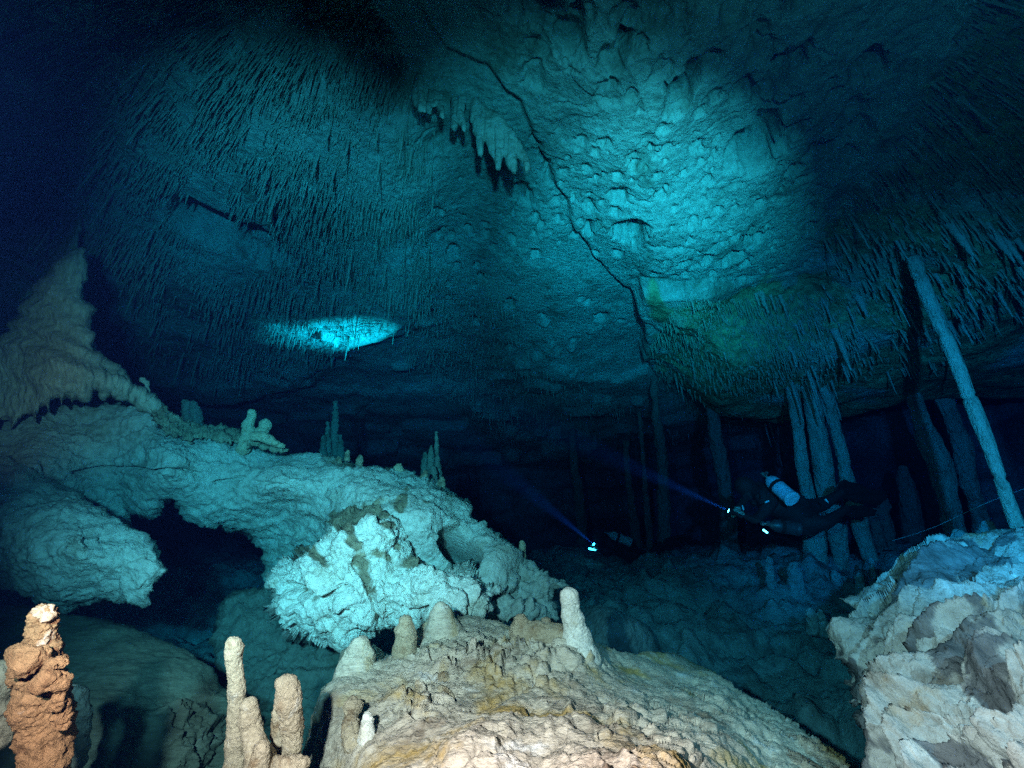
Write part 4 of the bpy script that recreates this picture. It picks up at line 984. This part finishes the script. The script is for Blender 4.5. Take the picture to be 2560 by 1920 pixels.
BLADES = [(2372, 555, 110, 13, 'broad blunt bright blade above the slender bright column'), (2486, 590, 95, 10, 'bright blade near the right edge, first of three'), (2512, 596, 90, 9, 'bright blade near the right edge, second of three'),
          (2540, 600, 95, 7, 'slim bright blade near the right edge, third of three'), (1905, 735, 62, 8, 'pale tapering stalactite at the rim of the green patch, widest of four'), (1890, 737, 40, 5, 'smallest pale stalactite at the rim of the green patch, leftmost'),
          (1925, 737, 50, 5, 'slim pale stalactite at the green patch rim, third from left'), (1948, 737, 55, 6, 'pale stalactite at the green patch rim, fourth from left'), (2146, 745, 60, 8, 'single bright stalactite between the green patch and the slender column'),
          (2090, 830, 110, 8, 'long stalactite hanging above the middle of the triple columns'), (2400, 600, 80, 8, 'bright blade just right of the broad blunt one')]
hang(RIGHT_PATCH, 0, 0, 0, 0, 0, 'broad bright blade shaped stalactite on the right ceiling', 'broad bright blades on the right ceiling', 319, 5, BLADES)

# dark curtains hanging from the edge of the recess
def z3(pts): return [(1000 + a / 2.458, b / 2.458) for a, b in pts]
for k, (pts, lab) in enumerate((
        (z3([(440, 600), (500, 640), (620, 720), (700, 830), (770, 940), (790, 1040), (770, 1050), (740, 970), (715, 955), (702, 1055), (684, 1045), (640, 940), (628, 960), (612, 1040), (590, 1030), (545, 900), (515, 850), (502, 955), (490, 940), (465, 800), (440, 700)]), 'widest dark curtain of dripstone under the pale ceiling ledge'),
        (z3([(320, 610), (400, 600), (390, 690), (392, 800), (380, 790), (352, 700), (342, 790), (330, 780)]), 'narrow dark curtain left of the widest one'),
        (z3([(190, 560), (260, 560), (262, 720), (245, 715), (225, 640), (190, 680), (175, 690)]), 'small dark curtain between the narrow one and the first'),
        (z3([(95, 470), (130, 470), (148, 600), (150, 690), (110, 665), (88, 630)]), 'leftmost dark curtain beside the straw field'))):
    c = np.array(pts); b0, dd = on_ceiling([c[:, 0].mean()], [c[:, 1].min()]); d0 = float(dd[0]) - 0.10
    o = relief('drapery', pts, [(c[:, 0].min() - 20, c[:, 1].min(), d0), (c[:, 0].max() + 20, c[:, 1].min(), d0 - 0.1), (c[:, 0].mean(), c[:, 1].max() + 10, d0 - 0.25)], M_ceil, edge_r=10, thick=0.08, sp=2.4, rough=1.2, seed=50 + k,
               disp=lambda v, p, s: 0.02 * ridged(np.column_stack([p[:, 0] / 14, p[:, 1] / 160, p[:, 0] * 0]), 2, 0.5, 3))
    tag(o, lab, 'drapery')

# ================================================================== divers
def plain(name, col, rough=0.6, metal=0.0, spec=0.3, nscale=60):
    m, nt, b = node_mat(name)
    tc = nt.nodes.new('ShaderNodeTexCoord'); n = noise(nt, tc.outputs['Object'], nscale, 4, 0.6)
    c = mix(nt, 1.0, col, ramp(nt, n.outputs[0], [(0.3, (0.75, 0.75, 0.75)), (0.7, (1.15, 1.15, 1.15))]).outputs[0], 'MULTIPLY')
    nt.links.new(c, b.inputs['Base Color']); b.inputs['Roughness'].default_value = rough; b.inputs['Metallic'].default_value = metal
    b.inputs['Specular IOR Level'].default_value = spec
    bm = nt.nodes.new('ShaderNodeBump'); bm.inputs['Strength'].default_value = 0.3; bm.inputs['Distance'].default_value = 0.004
    nt.links.new(n.outputs[0], bm.inputs['Height']); nt.links.new(bm.outputs[0], b.inputs['Normal'])
    return m
M_neo = plain('black_neoprene', (0.012, 0.012, 0.014), 0.75)
M_rub = plain('black_rubber', (0.015, 0.015, 0.016), 0.5)
M_tank = plain('painted_aluminium', (0.42, 0.50, 0.62), 0.45, 0.0, 0.5, 20)
M_tank_end = plain('bare_aluminium', (0.60, 0.66, 0.74), 0.4, 0.0, 0.5, 20)
M_dtank = plain('dark_aluminium', (0.03, 0.035, 0.04), 0.45, 0.0, 0.5, 20)
M_strap = plain('black_webbing', (0.01, 0.01, 0.01), 0.8)
M_metal = plain('steel_fittings', (0.55, 0.57, 0.6), 0.25, 0.9, 0.5, 20)
M_glove = plain('pale_glove', (0.40, 0.38, 0.33), 0.7)
M_glass = plain('mask_glass', (0.03, 0.04, 0.05), 0.08, 0.0, 0.8, 10)
def emit(name, col, s):
    m, nt, b = node_mat(name); b.inputs['Emission Color'].default_value = (*col, 1); b.inputs['Emission Strength'].default_value = s
    b.inputs['Base Color'].default_value = (0.8, 0.8, 0.8, 1); return m
M_lamp = emit('torch_glow', (0.45, 0.8, 1.0), 26)
M_led = emit('backup_light_glow', (0.7, 0.9, 1.0), 10)

def skin_mesh(name, nodes, edges, mat, parent, root=0, sub=2):
    """one continuous surface grown over a skeleton of (point, radius)"""
    pts = np.array([n[0] for n in nodes]); org = np.array(parent.location)
    me = bpy.data.meshes.new(name); me.from_pydata((pts - org).tolist(), edges, []); me.update()
    o = bpy.data.objects.new(name, me); COL.objects.link(o)
    md = o.modifiers.new('Skin', 'SKIN'); md.use_smooth_shade = True
    if not me.skin_vertices: me.skin_vertices.new()
    sv = me.skin_vertices[0].data
    for k, n in enumerate(nodes):
        r = n[1]; sv[k].radius = (r, r) if isinstance(r, (int, float)) else r
        sv[k].use_root = (k == root)
    s = o.modifiers.new('Sub', 'SUBSURF'); s.levels = sub; s.render_levels = sub
    dg = bpy.context.evaluated_depsgraph_get(); ev = o.evaluated_get(dg)
    m2 = bpy.data.meshes.new_from_object(ev)
    o.modifiers.clear(); o.data = m2; m2.name = name
    m2.materials.clear(); m2.materials.append(mat)
    m2.polygons.foreach_set('use_smooth', [True] * len(m2.polygons))
    o.parent = parent
    return o

def lathe(name, A, B, prof, mat, parent=None, sides=32):
    """solid of revolution along A-B; prof is (metres from A, radius)"""
    A = np.array(A, float); B = np.array(B, float); T = (B - A) / np.linalg.norm(B - A)
    u = np.cross(T, [0, 0, 1.0]); u /= np.linalg.norm(u); w = np.cross(T, u)
    ang = np.linspace(0, 2 * np.pi, sides, endpoint=False)
    V = np.concatenate([A + T * t + r * (np.cos(ang)[:, None] * u + np.sin(ang)[:, None] * w) for t, r in prof])
    i = np.arange(sides); m = len(prof)
    F = np.concatenate([np.column_stack([k * sides + i, k * sides + (i + 1) % sides, (k + 1) * sides + (i + 1) % sides, (k + 1) * sides + i]) for k in range(m - 1)]).tolist()
    F.append(list(range(sides))[::-1]); F.append([(m - 1) * sides + k for k in range(sides)])
    o = mesh_obj(name, V, F, mat, parent)
    me = o.data
    import bmesh
    bm = bmesh.new(); bm.from_mesh(me); bmesh.ops.recalc_face_normals(bm, faces=bm.faces)
    for e in bm.edges:
        if len(e.link_faces) == 2 and e.calc_face_angle(0) > 0.6: e.smooth = False
    bm.to_mesh(me); bm.free()
    return o

def hose(name, pts, r, mat, parent=None):
    q = catmull(pts, 8); V, F = tube_verts(q, np.full(len(q), r), 10)
    return mesh_obj(name, V, F, mat, parent)

def cylinder_tank(A, B, r, label, body, group=None):
    A = np.array(A, float); B = np.array(B, float); L = np.linalg.norm(B - A); T = (B - A) / L
    t = empty('diving_cylinder', A); tag(t, label, 'diving cylinder', group)
    prof = [(0.0, 0.02), (0.015, 0.035), (0.03, r * .55), (0.06, r * .82), (0.10, r * .97), (0.14, r), (L - 0.05, r), (L - 0.035, r * 1.0), (L - 0.03, r * 1.035), (L, r * 1.035)]
    lathe('tank_body', A, B, prof, body, t)
    lathe('tank_base', B + T * 0.001, B + T, [(0.0, r * 0.93), (0.006, r * 0.90)], M_tank_end if body is M_tank else body, t)
    lathe('tank_rim', B - T * 0.012, B, [(0.0, r * 1.02), (0.0, r * 1.06), (0.016, r * 1.06), (0.016, r * .95)], M_tank_end if body is M_tank else body, t)
    lathe('strap', A + T * (L * .36), B, [(0, r * 1.0), (0, r * 1.04), (0.045, r * 1.04), (0.045, r * 1.0)], M_strap, t)
    v = lathe('valve', A - T * 0.055, A, [(0, 0.012), (0.005, 0.018), (0.06, 0.018)], M_metal, t)
    up = np.cross(T, [1, 0, 0]); up /= np.linalg.norm(up)
    lathe('valve_knob', A - T * 0.03, A - T * 0.03 + up, [(0.015, 0.008), (0.03, 0.018), (0.06, 0.018)], M_metal, v)
    lathe('regulator', A - T * 0.09, A, [(0, 0.02), (0.004, 0.026), (0.03, 0.026), (0.034, 0.02)], M_metal, t)
    return t

def torch(A, aim, label, power, angle, glow=0.022):
    """hand torch at A pointing at aim, with its real narrow beam"""
    A = np.array(A, float); aim = np.array(aim, float); T = (aim - A) / np.linalg.norm(aim - A)
    t = empty('dive_torch', A); tag(t, label, 'torch')
    lathe('torch_body', A - T * 0.16, A, [(0, 0.018), (0.01, 0.022), (0.10, 0.022), (0.12, 0.034), (0.16, 0.036)], M_rub, t)
    lathe('lens', A + T * 0.001, aim, [(0, glow), (0.004, glow * 0.9)], M_lamp, t)
    l = spot('torch_beam', A + T * 0.02, aim, power, angle, 1.0, (0.10, 0.66, 0.70), 0.012)
    return t

def diver(name_label, J, d0, fins, seed, hand_px):
    """J: joints as (px, py, depth offset, radius in metres)"""
    def p(k): a = J[k]; return P(a[0], a[1], d0 + a[2])
    root = empty('person', p('pelvis')); tag(root, name_label, 'person')
    names = ['pelvis', 'waist', 'chest', 'upper', 'neck', 'head', 'crown', 'sh_a', 'el_a', 'wr_a', 'ha_a', 'sh_b', 'el_b', 'wr_b', 'ha_b', 'hip_a', 'kn_a', 'an_a', 'toe_a', 'hip_b', 'kn_b', 'an_b', 'toe_b']
    nodes = [(p(n), J[n][3]) for n in names]; ix = {n: k for k, n in enumerate(names)}
    E = [('pelvis', 'waist'), ('waist', 'chest'), ('chest', 'upper'), ('upper', 'neck'), ('neck', 'head'), ('head', 'crown'), ('upper', 'sh_a'), ('sh_a', 'el_a'), ('el_a', 'wr_a'), ('wr_a', 'ha_a'), ('upper', 'sh_b'), ('sh_b', 'el_b'), ('el_b', 'wr_b'), ('wr_b', 'ha_b'),
         ('pelvis', 'hip_a'), ('hip_a', 'kn_a'), ('kn_a', 'an_a'), ('an_a', 'toe_a'), ('pelvis', 'hip_b'), ('hip_b', 'kn_b'), ('kn_b', 'an_b'), ('an_b', 'toe_b')]
    skin_mesh('body', nodes, [(ix[a], ix[b]) for a, b in E], M_neo, root)
    # gloved hands with five fingers each, curled round what they hold
    for side in ('a', 'b'):
        w, h = p('wr_' + side), p('ha_' + side); f = (h - w) / np.linalg.norm(h - w)
        s = np.cross(f, [0, 0, 1.0]); s /= np.linalg.norm(s); u = np.cross(s, f)
        hn = [(w + f * 0.01, 0.03), (w + f * 0.07, (0.036, 0.02))]; he = [(0, 1)]
        for k, (off, ln) in enumerate(((-0.033, 0.062), (-0.011, 0.075), (0.012, 0.078), (0.034, 0.068))):
            b0 = len(hn)
            hn += [(w + f * 0.10 + s * off, 0.010), (w + f * (0.10 + ln * .5) + s * off * 1.1 - u * 0.018, 0.0095), (w + f * (0.10 + ln * .62) + s * off * 1.1 - u * 0.05, 0.008)]
            he += [(1, b0), (b0, b0 + 1), (b0 + 1, b0 + 2)]
        b0 = len(hn)
        hn += [(w + f * 0.045 + s * -0.045, 0.012), (w + f * 0.085 + s * -0.06 - u * 0.02, 0.010), (w + f * 0.10 + s * -0.045 - u * 0.05, 0.009)]
        he += [(0, b0), (b0, b0 + 1), (b0 + 1, b0 + 2)]
        skin_mesh('glove', hn, he, M_glove, root, sub=1)
    # hood, mask, regulator
    hd, nk, cr = p('head'), p('neck'), p('crown')
    up = (cr - nk) / np.linalg.norm(cr - nk)
    look = np.array(hand_px) - hd; look -= up * (look @ up); look /= np.linalg.norm(look)
    sd = np.cross(up, look)
    lathe('hood', nk - up * 0.02, cr + up * 0.2, [(0, 0.075), (0.03, 0.082), (0.09, 0.108), (0.16, 0.118), (0.22, 0.105), (0.265, 0.07), (0.285, 0.02)], M_neo, root, 24)
    c = hd + look * 0.105 + up * 0.03
    mk = lathe('mask', c - look * 0.03, c + look, [(0, 0.06), (0.0, 0.078), (0.035, 0.072), (0.045, 0.062)], M_rub, root, 20)
    lathe('mask_lens', c + look * 0.016, c + look, [(0, 0.058), (0.004, 0.055)], M_glass, mk, 20)
    c2 = hd + look * 0.12 - up * 0.065
    lathe('mouthpiece', c2, c2 + look, [(0, 0.02), (0.01, 0.036), (0.05, 0.04), (0.06, 0.03)], M_rub, root, 18)
    hose('hose', [c2 + look * 0.02, c2 + sd * 0.12 + look * 0.02, p('sh_b') + look * 0.03, p('chest') + look * 0.05], 0.008, M_rub, root)
    # harness and buoyancy wing along the back
    a, b = p('upper'), p('pelvis'); ax = (b - a) / np.linalg.norm(b - a)
    back = UPV - ax * (UPV @ ax); back /= np.linalg.norm(back)
    wing = [(a + ax * 0.02 + back * 0.12, (0.15, 0.07)), (a + ax * 0.22 + back * 0.15, (0.19, 0.09)), (a + ax * 0.42 + back * 0.12, (0.18, 0.08)), (a + ax * 0.55 + back * 0.08, (0.12, 0.05))]
    skin_mesh('buoyancy_wing', wing, [(0, 1), (1, 2), (2, 3)], M_neo, root, sub=2)
    for k, fp in enumerate(fins):
        pts, dd = fp
        cc = np.array(pts); ct = [(cc[:, 0].min(), cc[:, 1].mean(), d0 + dd[0]), (cc[:, 0].max(), cc[:, 1].min(), d0 + dd[1]), (cc[:, 0].max(), cc[:, 1].max(), d0 + dd[1] + 0.05)]
        relief('fin', pts, ct, M_rub, edge_r=4, thick=0.03, sp=2.2, rough=0.3, seed=seed + k, parent=root, disp=lambda v, p, s: 0.006 * np.sin(p[:, 1] / 3.0))
    return root

def z6(x, y, *r): return (1750 + x / 4.424, 1130 + y / 4.424, *r)
def z7(x, y, *r): return (1350 + x / 4.022, 1150 + y / 4.022, *r)

D1 = 5.9
J1 = {'pelvis': z6(1120, 700, 0, .15), 'waist': z6(960, 640, -.02, .145), 'chest': z6(800, 560, -.02, .17), 'upper': z6(700, 490, 0, .155), 'neck': z6(610, 440, .02, .07), 'head': z6(560, 420, .02, .09), 'crown': z6(520, 390, .02, .085),
      'sh_a': z6(740, 640, -.12, .08), 'el_a': z6(610, 760, -.2, .055), 'wr_a': z6(480, 700, -.2, .038), 'ha_a': z6(440, 670, -.2, .03),
      'sh_b': z6(640, 380, .1, .08), 'el_b': z6(520, 500, .05, .055), 'wr_b': z6(430, 610, -.05, .038), 'ha_b': z6(400, 640, -.08, .03),
      'hip_a': z6(1180, 780, -.1, .125), 'kn_a': z6(1400, 790, -.15, .085), 'an_a': z6(1580, 650, 0, .05), 'toe_a': z6(1640, 620, .05, .045),
      'hip_b': z6(1180, 620, .1, .12), 'kn_b': z6(1400, 560, .15, .08), 'an_b': z6(1550, 450, .2, .05), 'toe_b': z6(1600, 430, .2, .045)}
aim = P(840, 828, 7.8)
T1 = P(*z6(318, 650), D1 - .22)
diver('nearer diver in a black suit with a pale cylinder on the back', J1, D1,
      [([z6(1490, 400), z6(1530, 330), z6(1590, 300), z6(1700, 335), z6(1860, 400), z6(2060, 440), z6(2080, 500), z6(1990, 590), z6(1800, 570), z6(1640, 520), z6(1520, 500)], (.2, .5)),
       ([z6(1560, 600), z6(1660, 590), z6(1800, 600), z6(1960, 640), z6(1930, 700), z6(1740, 740), z6(1600, 700)], (.05, .3))], 501, T1)
cylinder_tank(P(*z6(745, 285), D1 - .05), P(*z6(1018, 522), D1 - .42), .086, 'pale blue diving cylinder with a black strap carried by the right diver', M_tank)
cylinder_tank(P(*z6(760, 800), D1 - .25), P(*z6(1090, 850), D1 - .28), .080, 'dark diving cylinder slung under the right diver', M_dtank)
torch(T1, aim, 'hand torch of the right diver throwing a blue beam', 13000, 12)
bl = empty('backup_light', P(*z6(720, 875), D1 - .35)); tag(bl, 'short bright light tube clipped below the right diver', 'light')
lathe('tube', P(*z6(697, 858), D1 - .35), P(*z6(745, 893), D1 - .35), [(0, .006), (.002, .010), (.062, .010), (.064, .006)], M_led, bl)
lathe('cap', P(*z6(748, 895), D1 - .35), P(*z6(790, 925), D1 - .35), [(0, .013), (.03, .013)], M_rub, bl)
for a_, b_, lab in (((468, 592), (482, 640), 'thin chrome clip beside the right diver hand'), ((718, 560), (775, 535), 'pale tag on the chest of the right diver'), ((1385, 520), (1412, 552), 'small shiny buckle on the right diver leg')):
    o = lathe('clip', P(*z6(*a_), D1 - .45), P(*z6(*b_), D1 - .45), [(0, .006), (.002, .009), (.05, .009), (.052, .006)], M_tank_end); tag(o, lab, 'clip')

D2 = 9.4
J2 = {'pelvis': z7(930, 950, 0, .15), 'waist': z7(860, 920, -.02, .14), 'chest': z7(770, 880, -.02, .17), 'upper': z7(710, 850, 0, .15), 'neck': z7(645, 810, 0, .07), 'head': z7(610, 790, 0, .09), 'crown': z7(590, 760, .02, .085),
      'sh_a': z7(720, 910, -.12, .08), 'el_a': z7(660, 950, -.2, .055), 'wr_a': z7(590, 905, -.2, .038), 'ha_a': z7(570, 890, -.2, .03),
      'sh_b': z7(690, 820, .1, .08), 'el_b': z7(630, 860, .05, .055), 'wr_b': z7(575, 860, -.05, .038), 'ha_b': z7(558, 852, -.08, .03),
      'hip_a': z7(980, 1010, -.1, .13), 'kn_a': z7(1130, 1040, -.15, .09), 'an_a': z7(1200, 890, 0, .05), 'toe_a': z7(1230, 860, .05, .045),
      'hip_b': z7(970, 950, .1, .13), 'kn_b': z7(1110, 960, .15, .09), 'an_b': z7(1190, 850, .2, .05), 'toe_b': z7(1230, 830, .2, .045)}
T2 = P(*z7(541, 848), D2 - .15)
diver('diver in a black suit swimming left with knees tucked, farther and smaller of the two', J2, D2,
      [([z7(1200, 860), z7(1260, 790), z7(1380, 760), z7(1500, 740), z7(1530, 790), z7(1400, 850), z7(1260, 880)], (.1, .3)),
       ([z7(1180, 900), z7(1240, 850), z7(1340, 840), z7(1440, 850), z7(1330, 900), z7(1200, 930)], (0, .2))], 511, T2)
cylinder_tank(P(*z7(690, 742), D2 - .05), P(*z7(910, 830), D2 - .1), .085, 'pale diving cylinder half hidden on the far left diver', M_tank)
torch(T2, P(800, 805, 7.8), 'hand torch of the left diver throwing a faint blue beam', 8500, 12, 0.028)
o = lathe('backup_light', P(*z7(488, 890), D2 - .2), P(*z7(560, 905), D2 - .2), [(0, .016), (.012, .018), (.10, .018), (.14, .012)], M_led); tag(o, 'tiny second light below the torch of the left diver', 'light')

# ------------------------------------------------------------------ guide line
M_line = plain('nylon_line', (0.5, 0.55, 0.6), 0.8)
q = [P(2230, 1352, 6.4), P(2330, 1320, 6.0), P(2470, 1256, 5.4), P(2620, 1200, 4.9)]
o = hose('guide_line', q, 0.0026, M_line); tag(o, 'thin taut guide line crossing in front of the bright slender column', 'line')
